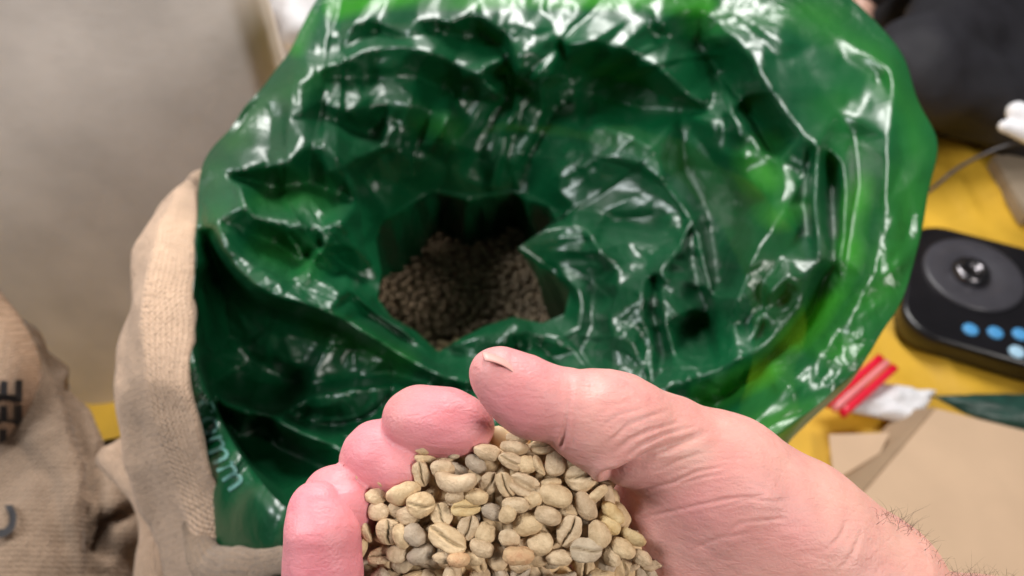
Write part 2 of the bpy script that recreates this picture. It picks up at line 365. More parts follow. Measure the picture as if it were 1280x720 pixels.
# crease lines: (x, y, cm below the rim plane)
SIL = [(395,-6),(382,30),(362,62),(340,95),(300,142),(270,182),(250,206),(247,262),(243,350),(238,420),(243,456),(262,503),(300,570),(345,625),(400,668),
       (500,700),(640,715),(780,700),(870,640),(930,572),(972,541),(1030,500),(1082,450),(1120,390),(1148,315),(1160,240),(1176,181),(1150,130),(1131,72),(1098,28),(1050,-14),(960,-60),(820,-88),(640,-92),(500,-66),(430,-36)]
HOLE = [(470,300),(477,339),(472,372),(489,396),(520,414),(548,440),(572,425),(605,408),(641,396),(678,404),(706,392),(712,362),(690,338),(662,318),(634,301),(652,284),(696,276),(684,256),(640,240),(585,248),(540,238),(505,260),(478,276)]
L_ = [
 # rims
 [(395,-6,1),(362,62,1),(340,95,1),(300,142,1.2),(270,182,1.4),(250,206,1.5),(247,262,1.6),(243,350,1.6),(238,420,1.4),(262,503,.8),(300,570,.3),(345,625,0),(400,668,0),(500,700,0),(640,715,0),(780,700,0),(870,640,1),(930,572,2),(972,541,2.2),(1030,500,2.2),(1082,450,2),(1120,390,1.8),(1148,315,1.5),(1160,240,1),(1176,181,1.2),(1150,130,1.2),(1131,72,1),(1098,28,1),(1050,-14,1),(960,-60,1),(820,-88,1),(640,-92,1),(500,-66,1),(430,-36,1),(395,-6,1)],
 # hole edge
 [(470,300,12),(477,339,9),(472,372,8),(489,396,7.5),(520,414,8),(548,440,10),(572,425,8),(605,408,8),(641,396,7.5),(678,404,8.5),(706,392,10),(712,362,11),(690,338,12),(662,318,10),(634,301,9),(652,284,13),(696,276,15),(684,256,16),(640,240,19),(585,248,20),(540,238,19),(505,260,18),(478,276,15),(470,300,12)],
 # lower-left lip and the dark pocket under it
 [(270,275,.6),(276,306,.5),(297,339,.6),(338,370,1.2),(397,385,2),(430,402,2.6),(480,431,3.6),(530,460,4.6),(584,480,5.2),(650,492,5.5),(740,505,5.2)],
 [(262,300,2.8),(268,322,4.4),(292,352,5.5),(333,384,6.2),(395,400,6.8),(425,415,7),(475,445,7.6),(520,474,8.2),(560,488,8)],
 [(262,352,7),(270,410,10),(310,450,12),(370,475,12.5)],
 [(250,440,5),(256,470,8),(275,520,9),(310,575,8),(350,612,6)],
 [(265,490,7),(284,508,5.4),(318,517,4.8),(350,527,4.6),(397,550,4.4),(440,566,4.6),(500,590,4.6)],
 [(270,478,10),(290,494,9),(330,505,9),(370,520,8.4),(410,536,8),(450,552,7.5)],
 [(330,525,8),(367,512,6.2),(392,493,5.8),(440,484,5.8),(497,478,6.0),(550,484,6.6)],
 [(360,498,9.5),(385,484,9.4),(440,474,9.6),(495,468,9.6),(530,478,9)],
 [(300,545,9),(350,560,8.4),(400,585,7.8),(460,610,7)],
 # left shoulder facets
 [(262,215,1.2),(299,217,.9),(349,206,1.0),(376,190,1.1),(393,177,1.3),(410,186,1.7),(425,200,2.4),(440,230,4),(447,257,6),(462,286,9)],
 [(299,226,3.2),(340,234,4.2),(390,228,4.4),(425,243,5.8)],
 [(299,228,.8),(305,250,.4),(320,271,.7),(349,278,1.3),(380,283,2.0),(407,286,2.6),(425,272,3.4)],
 [(308,290,2.6),(340,300,3.8),(376,328,4.6),(400,310,4.8)],
 [(430,277,3.2),(405,305,2.6),(378,338,2.3),(370,360,1.8)],
 [(276,290,.4),(300,318,.6),(330,340,.8),(352,352,1.2)],
 [(430,281,3.2),(447,310,4.6),(470,334,7.4)],
 [(410,318,5),(430,335,6.6),(452,352,8)],
 [(400,352,3.0),(436,360,3.6),(458,378,5),(480,394,7)],
 [(440,372,5),(462,392,6.6),(500,418,8)],
 [(440,362,3.2),(462,384,4.4),(500,412,5.6),(540,445,7.4)],
 [(350,112,.8),(400,125,1.6),(360,150,1.2),(330,190,1.0)],
 [(402,90,.9),(440,70,.7),(488,57,.8),(530,64,1.2),(566,77,1.8),(600,98,2.6),(622,118,4.0)],
 [(410,98,2.4),(460,96,3.4),(520,96,4.6),(570,104,5.6),(602,125,7)],
 [(410,163,2),(440,172,3.8),(480,184,6),(512,196,8.6)],
 [(440,140,3),(490,128,4.6),(530,132,4.6),(560,150,5),(555,175,6.6),(520,182,8)],
 [(400,150,3),(430,156,4.8),(460,170,7)],
 [(455,225,10),(500,225,13),(560,210,14),(600,200,14.5)],
 # back: tongue, curtains
 [(405,48,.8),(440,30,.6),(500,24,.6),(560,24,.5),(620,14,.4),(700,4,.4),(790,6,.6),(870,12,.8),(905,30,1.2)],
 [(430,60,1.8),(470,40,1.9),(540,40,2.2),(590,44,3),(612,60,4)],
 [(478,26,.3),(484,34,.6),(510,48,1.3),(516,26,.5)],
 [(545,34,2),(562,28,.5),(580,40,2.0)],
 [(586,95,3.0),(610,84,2.0),(632,74,1.6)],
 [(590,106,6),(618,94,5.4),(632,86,5)],
 [(599,20,.4),(618,34,.8),(635,46,1.0),(640,70,1.4),(645,92,2.4),(655,98,3.4),(688,102,4),(698,60,1.6),(691,26,.8)],
 [(605,40,3.6),(628,58,4.4),(637,92,7),(629,130,9),(615,190,13),(603,235,18)],
 [(664,30,.4),(668,60,.9),(672,88,2.4)],
 [(650,108,7),(648,150,10),(634,196,13.5),(622,236,18)],
 [(645,104,5.6),(640,150,8.4),(626,200,12),(615,236,17)],
 [(702,62,4.2),(706,98,7),(690,140,11),(664,190,14),(652,240,18)],
 [(684,106,5.6),(680,140,8),(662,180,11.5),(640,215,15)],
 [(560,110,6.6),(585,150,9.6),(590,190,13)],
 [(708,58,1.6),(740,50,1.0),(780,60,1.6),(829,90,3),(856,117,5)],
 [(715,110,9),(745,122,11),(800,138,11.5),(850,140,10)],
 [(800,30,1.2),(818,40,1.8),(829,35,.8),(842,48,2)],
 [(870,50,4),(900,90,6.4),(930,135,7),(960,185,6)],
 [(800,146,9),(850,142,7.4),(890,140,6),(905,152,5),(930,180,4)],
 [(890,150,4.6),(915,140,3.4),(935,118,3.6)],
 [(905,165,5.2),(925,172,3.6),(940,160,3.4)],
 [(930,195,3.6),(955,188,3.0),(975,200,2.8),(1000,215,2.8)],
 [(900,190,6),(930,220,4.4),(965,250,3.0),(985,258,2.6)],
 # right inner band
 [(907,35,.8),(925,55,.6),(942,78,.6),(973,129,.8),(992,152,.8),(1005,172,.8),(1008,195,1.4),(1000,225,2.4)],
 [(1010,90,1.3),(1045,140,1.5),(1070,150,1.3)],
 [(950,4,.2),(990,14,.1),(1032,35,.2),(1075,62,.3),(1114,86,.3)],
 [(1060,78,1.2),(1098,100,1.5)],
 [(1114,86,.3),(1117,140,.3),(1110,180,.4),(1108,220,.5),(1102,300,1.0),(1082,360,1.4),(1045,420,1.8),(990,478,2.2),(930,540,2.4)],
 [(1068,170,2.4),(1074,230,2.6),(1062,290,2.8),(1052,350,3.2),(1010,410,3.8),(960,455,4.2)],
 [(1012,186,1.4),(1022,182,.3),(1034,188,1.4)],
 [(1023,184,.3),(1020,220,.5),(1018,260,.8),(1024,300,1.2),(1028,323,1.4)],
 [(1038,200,3.6),(1040,240,4),(1042,290,3.8),(1040,335,3.6)],
 [(1012,200,2.4),(1006,250,3.4),(1010,290,3.4)],
 [(1052,205,1.6),(1056,245,2),(1054,300,2.2)],
 [(983,258,1.6),(965,284,1.5),(945,309,1.8),(930,345,2.2),(922,370,2.6),(917,408,3.4)],
 [(1000,282,2.4),(980,320,2.4),(955,350,2.8),(935,400,3.6)],
 [(1028,323,1.4),(1007,350,1.6),(1000,384,2.0),(972,415,2.4),(941,441,2.8),(900,460,3.4),(850,478,4.2),(800,490,4.8)],
 [(975,370,3.2),(955,385,3.4),(950,420,3.8)],
 [(985,345,1.4),(962,372,1.8),(950,398,2.4),(938,430,3.0)],
 [(1030,345,3.8),(1015,390,4.2),(975,440,4.8),(945,464,5.4),(893,507,6)],
 [(930,255,7),(905,300,9),(895,350,8.6),(880,400,8)],
 [(855,215,11),(880,260,11.5),(890,310,10.5)],
 # swirl
 [(715,172,8),(731,158,6.2),(755,158,5.8),(778,166,5.4),(800,174,5.4),(817,187,5.4),(828,208,5.8),(833,230,6.6),(850,250,6.6),(864,273,6.8)],
 [(700,215,10),(735,196,7.2),(770,198,6.6),(800,205,6.2),(822,222,6.4)],
 [(700,240,12),(750,236,10.6),(800,240,9.6),(830,255,8.6)],
 [(720,262,12.5),(760,270,12),(805,280,11),(835,295,9)],
 [(650,296,8.6),(676,284,7.4),(700,282,6.8),(727,281,6.6),(744,298,6.2),(753,323,6.0),(780,338,6.0),(810,344,6)],
 [(655,305,9),(700,300,8.4),(728,312,8.2),(735,340,9.5)],
 [(700,330,10.6),(740,352,10.4),(765,370,9)],
 [(864,273,6.8),(851,309,5.8),(822,337,5.0),(808,348,5.0)],
 [(790,300,8.6),(815,310,8),(830,300,8)],
 [(874,285,6.6),(880,320,6.0),(891,356,5.4),(895,372,5.6)],
 [(862,300,8),(868,340,7.6),(880,380,7)],
 [(808,345,5.0),(803,375,5.0),(806,405,5.2),(815,440,5.4)],
 [(820,350,6.6),(818,390,6.8),(829,440,6.6)],
 [(824,342,5.0),(826,375,4.8),(832,405,5),(843,445,5.2)],
 [(850,372,4.8),(870,386,4.6),(896,405,4.8)],
 [(770,365,6.4),(760,395,6.0),(768,430,6),(778,470,5.8)],
 [(706,350,9.6),(722,362,8),(727,385,7.4),(724,409,7.2),(705,428,7.2)],
 [(740,380,8.8),(742,410,8.6),(725,440,8)],
 [(567,430,7),(600,414,6.6),(641,400,6.2),(655,404,6.4),(666,414,6.8),(700,420,6.8)],
 [(590,446,7.6),(640,434,7.6),(690,446,7.6)],
 [(622,428,6),(634,420,5.6),(638,434,6.2)],
 [(645,446,6.4),(664,450,5.4),(680,458,6.2)],
 [(600,470,5.6),(660,470,6.4),(720,474,6.6),(770,480,6.2)],
]
from mathutils.geometry import delaunay_2d_cdt
def tin(points, edges, vals, nx, ny, x0, y0, gs):
    """flat facets between the given points and creases"""
    vo, eo, fo, ov, oe, of = delaunay_2d_cdt([Vector(p) for p in points], edges, [], 0, 1e-4, True)
    z = np.array([np.mean([vals[k] for k in o]) if o else np.nan for o in ov])
    xy = np.array([v[:] for v in vo])
    bad = np.nonzero(np.isnan(z))[0]; good = np.nonzero(~np.isnan(z))[0]
    for b in bad:                                        # where two creases cross: between both
        d = np.hypot(*(xy[good]-xy[b]).T); q = good[np.argsort(d)[:3]]; w = 1/(np.hypot(*(xy[q]-xy[b]).T)+1); z[b] = (z[q]*w).sum()/w.sum()
    out = np.full((ny, nx), np.nan)
    for f in fo:
        for t in range(1, len(f)-1):
            ids = [f[0], f[t], f[t+1]]; p = (xy[ids]-[x0, y0])/gs
            a, b = np.floor(p.min(0)).astype(int), np.ceil(p.max(0)).astype(int); a = np.maximum(a, 0); b = np.minimum(b, [nx-1, ny-1])
            if b[0] < a[0] or b[1] < a[1]: continue
            X, Y = np.meshgrid(np.arange(a[0], b[0]+1), np.arange(a[1], b[1]+1)); (x1, y1), (x2, y2), (x3, y3) = p
            dt = (y2-y3)*(x1-x3)+(x3-x2)*(y1-y3)
            if abs(dt) < 1e-9: continue
            l1 = ((y2-y3)*(X-x3)+(x3-x2)*(Y-y3))/dt; l2 = ((y3-y1)*(X-x3)+(x1-x3)*(Y-y3))/dt; l3 = 1-l1-l2
            m = (l1 >= -1e-6) & (l2 >= -1e-6) & (l3 >= -1e-6)
            out[Y[m], X[m]] = (l1*z[ids[0]]+l2*z[ids[1]]+l3*z[ids[2]])[m]
    out[np.isnan(out)] = np.nanmean(out); return out
def solve_field():
    pts, ed, vals = [], [], []
    for ln in L_:
        s = np.array(ln, float); n = max(3, int(np.hypot(*np.diff(s[:, :2], axis=0).T).sum()/16)+1); q = spline(s, n)
        if len(s) < 7 : q = s
        b = len(pts); pts += [tuple(a[:2]) for a in q]; vals += list(q[:, 2]); ed += [(b+k, b+k+1) for k in range(len(q)-1)]
    for x, y in ((GX0-20, GY0-20), (GX1+20, GY0-20), (GX1+20, GY1+20), (GX0-20, GY1+20)): pts.append((x, y)); vals.append(1.2)
    f = tin(pts, ed, vals, nxg, nyg, GX0, GY0, GS)
    g = f.copy()
    for k in range(10):
        p = np.pad(g, 1, mode='edge'); g = .2*g+.2*(p[:-2, 1:-1]+p[2:, 1:-1]+p[1:-1, :-2]+p[1:-1, 2:])
        if k == 1: f = g.copy()
    return .62*f+.38*g
def pleats(seed, su=30, nu_=1257, nv_=90):
    # long gathers that run from the rim down into the neck with a twist: facets drawn out along the radius
    r = np.random.default_rng(seed); pts = []; v = []
    for a in range(int(nu_/su)):
        for b in range(5):
            u, w, z = (a+r.uniform(.1, .9))*su, (b+r.uniform(0, 1))*nv_/5, (1 if (a+b//2) % 2 else -1)*r.uniform(.35, 1)
            for k in (-1, 0, 1):
                if -80 < u+k*nu_ < nu_+80: pts.append((u+k*nu_, w)); v.append(z)
    for u in range(-80, nu_+90, 40): pts += [(u, -12), (u, nv_+12)]; v += [0, 0]
    f = tin(pts, [], v, nu_+2, nv_+2, 0, 0, 1.0)
    for _ in range(2):
        p = np.pad(f, 1, mode='edge'); f = .6*f+.2*(p[1:-1, :-2]+p[1:-1, 2:])
    return f
def facets(sp, seed, el=1.7):
    r = np.random.default_rng(seed); pts = []; cx, cy = 590, 345
    for rad in np.arange(20, 760, sp*.8):
        m = max(5, int(2*np.pi*rad/(sp*el))); ph = r.uniform(0, 6)
        for k in range(m):
            a = ph+2*np.pi*(k+r.uniform(-.35, .35))/m+rad*.004; q = rad+r.uniform(-.35, .35)*sp; pts.append((cx+q*np.cos(a), cy+q*np.sin(a)))
    pts = [p for p in pts if GX0-60 < p[0] < GX1+60 and GY0-60 < p[1] < GY1+60]
    v = r.uniform(-1, 1, len(pts)); f = tin(pts, [], v, nxg, nyg, GX0, GY0, GS); p = np.pad(f, 1, mode='edge')
    return .6*f+.1*(p[:-2, 1:-1]+p[2:, 1:-1]+p[1:-1, :-2]+p[1:-1, 2:])
FIELD = solve_field(); F_A = facets(46, 1); F_B = facets(21, 2, 2.0); F_C = facets(10, 3, 1.5)
def fld(x, y, FIELD=FIELD):
    u = np.clip((x-GX0)/GS, 0, nxg-1.001); v = np.clip((y-GY0)/GS, 0, nyg-1.001); i = u.astype(int); j = v.astype(int); a = u-i; b = v-j
    return FIELD[j, i]*(1-a)*(1-b)+FIELD[j, i+1]*a*(1-b)+FIELD[j+1, i]*(1-a)*b+FIELD[j+1, i+1]*a*b
HC = np.array([590., 345.])
def polar(poly, th):
    q = np.asarray(poly, float)-HC; q = np.vstack([q, q[:1]])
    r = np.zeros(len(th))
    for i in range(len(q)-1):
        a, b = q[i], q[i+1]; e = b-a; dx, dy = np.cos(th), np.sin(th)
        den = dx*e[1]-dy*e[0]; den = np.where(np.abs(den) < 1e-9, 1e-9, den)
        t = (a[0]*e[1]-a[1]*e[0])/den; s = (a[0]*dy-a[1]*dx)/den
        m = (t > 0) & (s >= -1e-6) & (s <= 1+1e-6); r = np.where(m & (t > r), t, r)
    return r
NT = 900; TH = np.linspace(0, 2*np.pi, NT, endpoint=False)
RS = polar(SIL, TH); RH = polar(HOLE, TH)
k5 = np.ones(5)/5; k9 = np.hanning(23); k9 /= k9.sum()
RS = np.convolve(np.r_[RS[-11:], RS, RS[:11]], k9, 'valid'); RH = np.convolve(np.r_[RH[-2:], RH, RH[:2]], k5, 'valid')
RS += (1.0*np.sin(TH*37)+.8*np.sin(TH*23+1))*(1-np.exp(-((np.degrees(TH)-140)/45)**4))
NR = 300; tt = np.linspace(0, 1, NR)
RR = RS[None]*(1-tt[:, None])+RH[None]*tt[:, None]
XX = HC[0]+RR*np.cos(TH); YY = HC[1]+RR*np.sin(TH)
O = fld(XX, YY)*.01
edge = np.clip((1-tt[:, None])*8, 0, 1)*np.clip(tt[:, None]*30, 0, 1)
cr = np.array([mn.turbulence(Vector((x*.011, y*.011, 3.1)), 3, True) for x, y in zip(XX.ravel()[::1], YY.ravel()[::1])]).reshape(XX.shape)
mk = np.array([mn.noise(Vector((x*.008, y*.008, 9.1))) for x, y in zip(XX.ravel(), YY.ravel())]).reshape(XX.shape)
O = np.where(O > 0, np.minimum(O*1.62, .82*O+.058), O*1.25)
wp = 16*np.sin(XX*.013+1.3)*np.cos(YY*.011+.4)+8*np.sin(YY*.027+XX*.009)
calm = 1-.8*np.exp(-(((XX-1045)/85)**2+((YY-130)/95)**2)**2)
mkA = np.clip(.5+1.8*mk, .1, 1.2)
for sd_, su_, am_, tw in ((5, 44, .0085, 150), (6, 24, .0042, 60)):
    FP = pleats(sd_, su_); uu = (TH[None]*200+tw*tt[:, None]+14*np.sin(tt[:, None]*9+TH[None]*4)) % 1256.6; vv = tt[:, None]*89+0*uu
    ui = uu.astype(int); uf = uu-ui; vi = np.clip(vv.astype(int), 0, 89); vf = vv-vi
    q_ = (FP[vi, ui]*(1-uf)+FP[vi, ui+1]*uf)*(1-vf)+(FP[vi+1, ui]*(1-uf)+FP[vi+1, ui+1]*uf)*vf
    O += q_*am_*edge*np.clip(tt[:, None]*5, 0, 1)*np.clip((1-tt[:, None])*4, 0, 1)
O += edge*calm*(.0050*fld(XX, YY, F_A)+.0031*fld(XX, YY, F_B)*(.35+mkA)+.0013*fld(XX, YY, F_C)*mkA)
D = rim_d(YY)+O
G3 = P(XX, YY, D)                                   # NR x NT x 3
ctr = G3[0].mean(0)
SM = np.hanning(61); SM /= SM.sum()
rimS = np.stack([np.convolve(np.r_[G3[0][-30:, k], G3[0][:, k], G3[0][:30, k]], SM, 'valid') for k in range(3)], 1); out = rimS-ctr; out[:, 2] = 0; outn = out/np.linalg.norm(out, axis=1)[:, None]
rings = []
flare = np.exp(-((np.degrees(TH)-140)/40)**4)        # lower-left sector bulges: the printed band
NO = 26
for k in range(NO, 0, -1):
    s = k/NO; drop = .22*s**1.25
    wv_ = .004*np.sin(TH*31+4*s)+.006*np.sin(TH*13+2)*s
    rings.append(G3[0]*(1-min(1, s*5))+rimS*min(1, s*5)+outn*((.004*math.sin(min(1, s*6)*math.pi/2)+wv_*(1-flare)*min(1, s*4)+.040*flare*min(1, s*2.6)**.8-.03*(1-flare)*s)[:, None])-np.array([0, 0, drop]))
inner = []
hc3 = G3[-1].mean(0); io = G3[-1]-hc3; io[:, 2] = 0; ion = io/np.linalg.norm(io, axis=1)[:, None]
for k in range(1, 22):
    s = k/21; q = G3[-1].copy(); zt = .60
    q[:, 2] = q[:, 2]*(1-s)+zt*s; q += ion*(.038*math.sin(s*math.pi/2)*(1+.3*np.sin(TH*9)))[:, None]; q += ion*((.009*np.abs(((TH*2.9+.5*s) % 1)*2-1)-.006*np.abs(((TH*5.7+1.3*np.sin(TH*2)-s) % 1)*2-1))*min(1, s*5))[:, None]; inner.append(q)
ALL = np.concatenate([np.array(rings), G3, np.array(inner)]); nR = len(ALL)
sack = empty('coffee_sack', (ctr[0], ctr[1], 0))
tag(sack, 'tan jute coffee sack with rolled cuff around the open green liner', 'sack')
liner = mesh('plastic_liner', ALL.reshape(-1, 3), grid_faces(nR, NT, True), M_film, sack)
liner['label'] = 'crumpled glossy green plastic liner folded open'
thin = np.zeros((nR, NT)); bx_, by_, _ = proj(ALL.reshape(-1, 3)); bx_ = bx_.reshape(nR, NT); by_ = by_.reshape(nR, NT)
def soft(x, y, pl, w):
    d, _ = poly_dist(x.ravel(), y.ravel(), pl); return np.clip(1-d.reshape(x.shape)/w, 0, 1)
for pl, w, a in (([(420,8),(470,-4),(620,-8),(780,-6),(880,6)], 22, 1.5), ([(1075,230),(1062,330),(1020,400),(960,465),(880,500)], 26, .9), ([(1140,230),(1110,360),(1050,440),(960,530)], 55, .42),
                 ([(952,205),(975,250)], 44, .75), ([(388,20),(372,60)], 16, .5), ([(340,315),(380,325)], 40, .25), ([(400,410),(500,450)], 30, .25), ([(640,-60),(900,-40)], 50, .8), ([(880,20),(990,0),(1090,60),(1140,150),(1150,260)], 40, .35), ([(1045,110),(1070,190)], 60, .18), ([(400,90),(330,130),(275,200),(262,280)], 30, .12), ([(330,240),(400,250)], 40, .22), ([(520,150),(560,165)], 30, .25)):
    thin = np.maximum(thin, np.clip(soft(bx_, by_, pl, w)*a, 0, 1))  # mask for single film and lit folds, painted greener than the inside
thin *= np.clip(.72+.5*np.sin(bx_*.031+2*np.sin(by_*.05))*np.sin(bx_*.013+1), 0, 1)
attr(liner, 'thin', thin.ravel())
attr(liner, 'crisp', np.clip(1.1-np.exp(-(((bx_-1035)/85)**2+((by_-125)/100)**2)**2)-.8*np.exp(-(((bx_-400)/130)**2+((by_-450)/60)**2)**2)-.7*np.exp(-(((bx_-620)/120)**2+((by_-190)/70)**2)**2), .05, 1).ravel())

# ------------------------------------------------------------------ jute sack round the liner
K0 = [(249,236,4),(247,250,3),(243,300,2.6),(240,360,2.6),(238,420,2.6),(239,470,2.4),(248,520,3.4),(257,566,4.6),(278,614,6),(306,664,7.5),(335,720,9.5),(380,790,10)]
K1 = [(240,238,5),(220,262,3.6),(200,305,3),(190,360,2.6),(186,430,3),(190,490,4),(202,540,6),(222,600,8),(240,650,9.5),(260,710,10.5),(290,780,11),(330,860,11)]
K2 = [(238,240,7),(204,262,6),(172,312,6),(154,370,6),(146,430,6.4),(148,495,7.4),(160,550,9.5),(180,600,12),(196,650,14),(208,710,15),(222,780,15),(250,860,15)]
def kc(K, n=160):
    s = spline(np.array(K, float), n); return P(s[:, 0], s[:, 1], rim_d(s[:, 1])+s[:, 2]*.01)
c0, c1, c2 = kc(K0), kc(K1), kc(K2)
# complete loops with the hidden remainder (world space circle)
def closed(c, rad, z):
    a0 = math.atan2(c[-1][1]-ctr[1], c[-1][0]-ctr[0]); a1 = math.atan2(c[0][1]-ctr[1], c[0][0]-ctr[0])
    if a1 < a0: a1 += 2*math.pi
    r0 = np.hypot(*(c[-1][:2]-ctr[:2])); r1 = np.hypot(*(c[0][:2]-ctr[:2]))
    t = np.linspace(0, 1, 242)[1:-1]; a = a0+(a1-a0)*t
    b = np.minimum(1, np.minimum(t, 1-t)*8); b = b*b*(3-2*b)
    rad = rad*(1-.26*np.maximum(0, np.cos(a+.6)))
    rr = (r0*(1-t)+r1*t)*(1-b)+rad*b; zz = (c[-1][2]*(1-t)+c[0][2]*t)*(1-b)+z*b
    return np.concatenate([c, np.stack([ctr[0]+rr*np.cos(a), ctr[1]+rr*np.sin(a), zz], 1)])
l0, l1, l2 = closed(c0, .245, .72), closed(c1, .25, .72), closed(c2, .255, .70)
loops = [closed(c0+np.array([-.004, 0, -.02]), .18, .77)]
for t in np.linspace(0, 1, 9): 
    loops.append(l0*(1-t)+l1*t+np.array([0, 0, .010])*math.sin(t*math.pi*.5))
for t in np.linspace(0, 1, 13)[1:]:
    loops.append(l1*(1-t)+l2*t+np.array([0, 0, .010])*math.cos(t*math.pi*.5))
base = ctr*np.array([1, 1, 0])
for t in np.linspace(0, 1, 40)[1:]:
    q = l2.copy(); dirn = q-ctr; dirn[:, 2] = 0; L0 = np.linalg.norm(dirn, axis=1)[:, None]; dirn /= L0
    r = L0*(1-t)+np.clip(L0, .17, .24)*t+.015*math.sin(t*math.pi)-.02*math.exp(-((t-.08)/.06)**2)
    q = base+dirn*r; q[:, 2] = l2[:, 2]*(1-t)+.01*t; loops.append(q)
J = np.array(loops); nl, nc = J.shape[:2]
fl = nz(J.reshape(-1, 3)*np.array([1, 1, .45]), 9, 2, 3).reshape(nl, nc); fl2 = nz(J.reshape(-1, 3), 34, 6, 2).reshape(nl, nc)
dv = J-ctr; dv[..., 2] *= .25; dv /= np.linalg.norm(dv, axis=2)[..., None]
depthf = np.clip((np.arange(nl)-4)/18, 0, 1)[:, None]
J = J+dv*((.016*fl*depthf+.0025*fl2)[..., None])
so = mesh('jute_cloth', J.reshape(-1, 3), grid_faces(nl, nc, True), M_jute, sack)
def weave(o, u, v):
    a = o.data.attributes.new('wv', 'FLOAT_VECTOR', 'POINT'); a.data.foreach_set('vector', np.stack([u, v, 0*u], -1).astype(np.float32).ravel())
ang = np.cumsum(np.r_[0, np.linalg.norm(np.diff(J[20], axis=0), axis=1)]); ln = np.cumsum(np.r_[0, np.linalg.norm(np.diff(J[:, 60], axis=0), axis=1)])
A_, B_ = np.meshgrid(ang, ln); weave(so, A_.ravel(), B_.ravel())
# hanging flaps and creases at the sack's foot (folded jute lying low left)
def folded_strip(name, pts, width, matl, parent, lift=.01, seed=1):
    s = spline(np.array(pts, float), 60); c = P(s[:, 0], s[:, 1], s[:, 2]); n = 24; V = []
    for i in range(60):
        t = c[min(i+1, 59)]-c[max(i-1, 0)]; t /= np.linalg.norm(t); a = np.cross(t, UP*.4-FW); a /= np.linalg.norm(a); b = np.cross(a, t)
        ww = width*(.75+.25*math.sin(i*.13+seed))
        for k in range(n):
            q = 2*math.pi*k/n; V.append(c[i]+a*ww*math.cos(q)+b*ww*.45*math.sin(q))
    V = np.array(V); V += (.006*nz(V, 22, seed, 3))[:, None]*np.array([-.3, .3, .8])
    o = mesh(name, V, grid_faces(60, n, True), matl, parent); u, v = np.meshgrid(np.arange(n)*width*.26, np.arange(60)*.004); weave(o, u.ravel(), v.ravel()); return o
folded_strip('fold', [(150,560,.60),(178,610,.565),(196,660,.545),(205,720,.53),(215,800,.52)], .020, M_jute, sack, seed=2)
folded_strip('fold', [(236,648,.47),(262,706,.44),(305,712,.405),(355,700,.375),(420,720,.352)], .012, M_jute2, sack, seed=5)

# print on the band
def text_mesh(body, seg_=.05):
    cu = bpy.data.curves.new('t', 'FONT'); cu.body = body; cu.size = 1; cu.align_x = 'LEFT'; cu.resolution_u = 4; cu.offset = .006 if body.islower() else .03
    o = bpy.data.objects.new('t', cu); COL.objects.link(o); dg = bpy.context.evaluated_depsgraph_get()
    me = bpy.data.meshes.new_from_object(o.evaluated_get(dg)); bpy.data.objects.remove(o)
    V = np.array([v.co[:] for v in me.vertices]); F = [list(p.vertices) for p in me.polygons]; return V, F
def decal(name, body, path, size, target, matl, parent, offs=.0012, spacing=1.0, squash=1.0):
    """letters laid on a real surface along a line that is given from its picture position"""
    bv = bvh_of(target); V, F = text_mesh(body); path = np.array(path, float)
    s = spline(path, 80); ds = np.r_[0, np.cumsum(np.linalg.norm(np.diff(s, axis=0), axis=1))]
    q = []
    for v in V:
        u = v[0]*size*spacing; x = np.interp(u, ds, s[:, 0]); y = np.interp(u, ds, s[:, 1])
        x2 = np.interp(u+3, ds, s[:, 0]); y2 = np.interp(u+3, ds, s[:, 1]); x1 = np.interp(u-3, ds, s[:, 0]); y1 = np.interp(u-3, ds, s[:, 1])
        t = np.array([x2-x1, y2-y1]); t /= np.linalg.norm(t)+1e-9; nrm = np.array([t[1], -t[0]])
        px, py = np.array([x, y])+nrm*v[1]*size*squash
        h = ray(bv, px, py)
        q.append(None if h[0] is None else np.array(h[0])+np.array((Vector(CAM)-h[0]).normalized())*offs)
    F = [f for f in F if all(q[i] is not None for i in f) and max(np.linalg.norm(q[f[0]]-q[i]) for i in f) < .05]
    V2 = [x if x is not None else CAM*0+np.array([0, 0, -1]) for x in q]
    used = sorted({i for f in F for i in f}); mp = {i: k for k, i in enumerate(used)}
    return mesh(name, [V2[i] for i in used], [[mp[i] for i in f] for f in F], matl, parent, smooth=False)
decal('lettering', 'comm', [(243,500),(252,542),(271,588),(297,628),(328,662),(370,700)], 50, liner, M_let, sack, spacing=1.0)

# ------------------------------------------------------------------ second jute sack at the left
def f_sack2(p):
    A = lambda x, y, d: P(x, y, d)
    d = seg(p, A(-60,520,.74), A(40,720,.66), .075, .082)
    d = smin(d, seg(p, A(-30,420,.74), A(20,520,.71), .04, .06), .03)
    d = smin(d, seg(p, A(60,500,.69), A(110,640,.66), .030, .040), .02)
    d = smin(d, seg(p, A(118,590,.67), A(140,660,.66), .020, .020), .012)
    d = smin(d, seg(p, A(-120,900,.75), A(60,860,.72), .12, .11), .05)
    d = smin(d, seg(p, A(-140,500,.8), A(-100,700,.8), .12, .14), .05)
    return d
lo = P(-60, 560, .70)-np.array([.24, .24, .30]); hi = P(-60, 560, .70)+np.array([.24, .24, .24])
V, F = surface_nets(f_sack2, lo, hi, .009); V, F = subdiv(V, F); V, N_ = project(V, f_sack2)
x_, y_, _d = proj(V)
disp = .010*nz(V*np.array([1, .6, .6]), 12, 3, 3)+.0016*nz(V, 60, 8, 2)
for ln, w_, a_ in (([(100,470),(118,560),(112,640),(120,720)], 9, .016), ([(56,410),(90,500),(104,560)], 8, .010), ([(135,560),(128,620),(136,690)], 7, .012), ([(165,640),(140,655),(132,690)], 7, .02), ([(20,560),(60,600),(90,720)], 12, .006)):
    dd, t_ = poly_dist(x_, y_, ln); disp -= a_*np.exp(-(dd/w_)**2)
V = V+N_*disp[:, None]
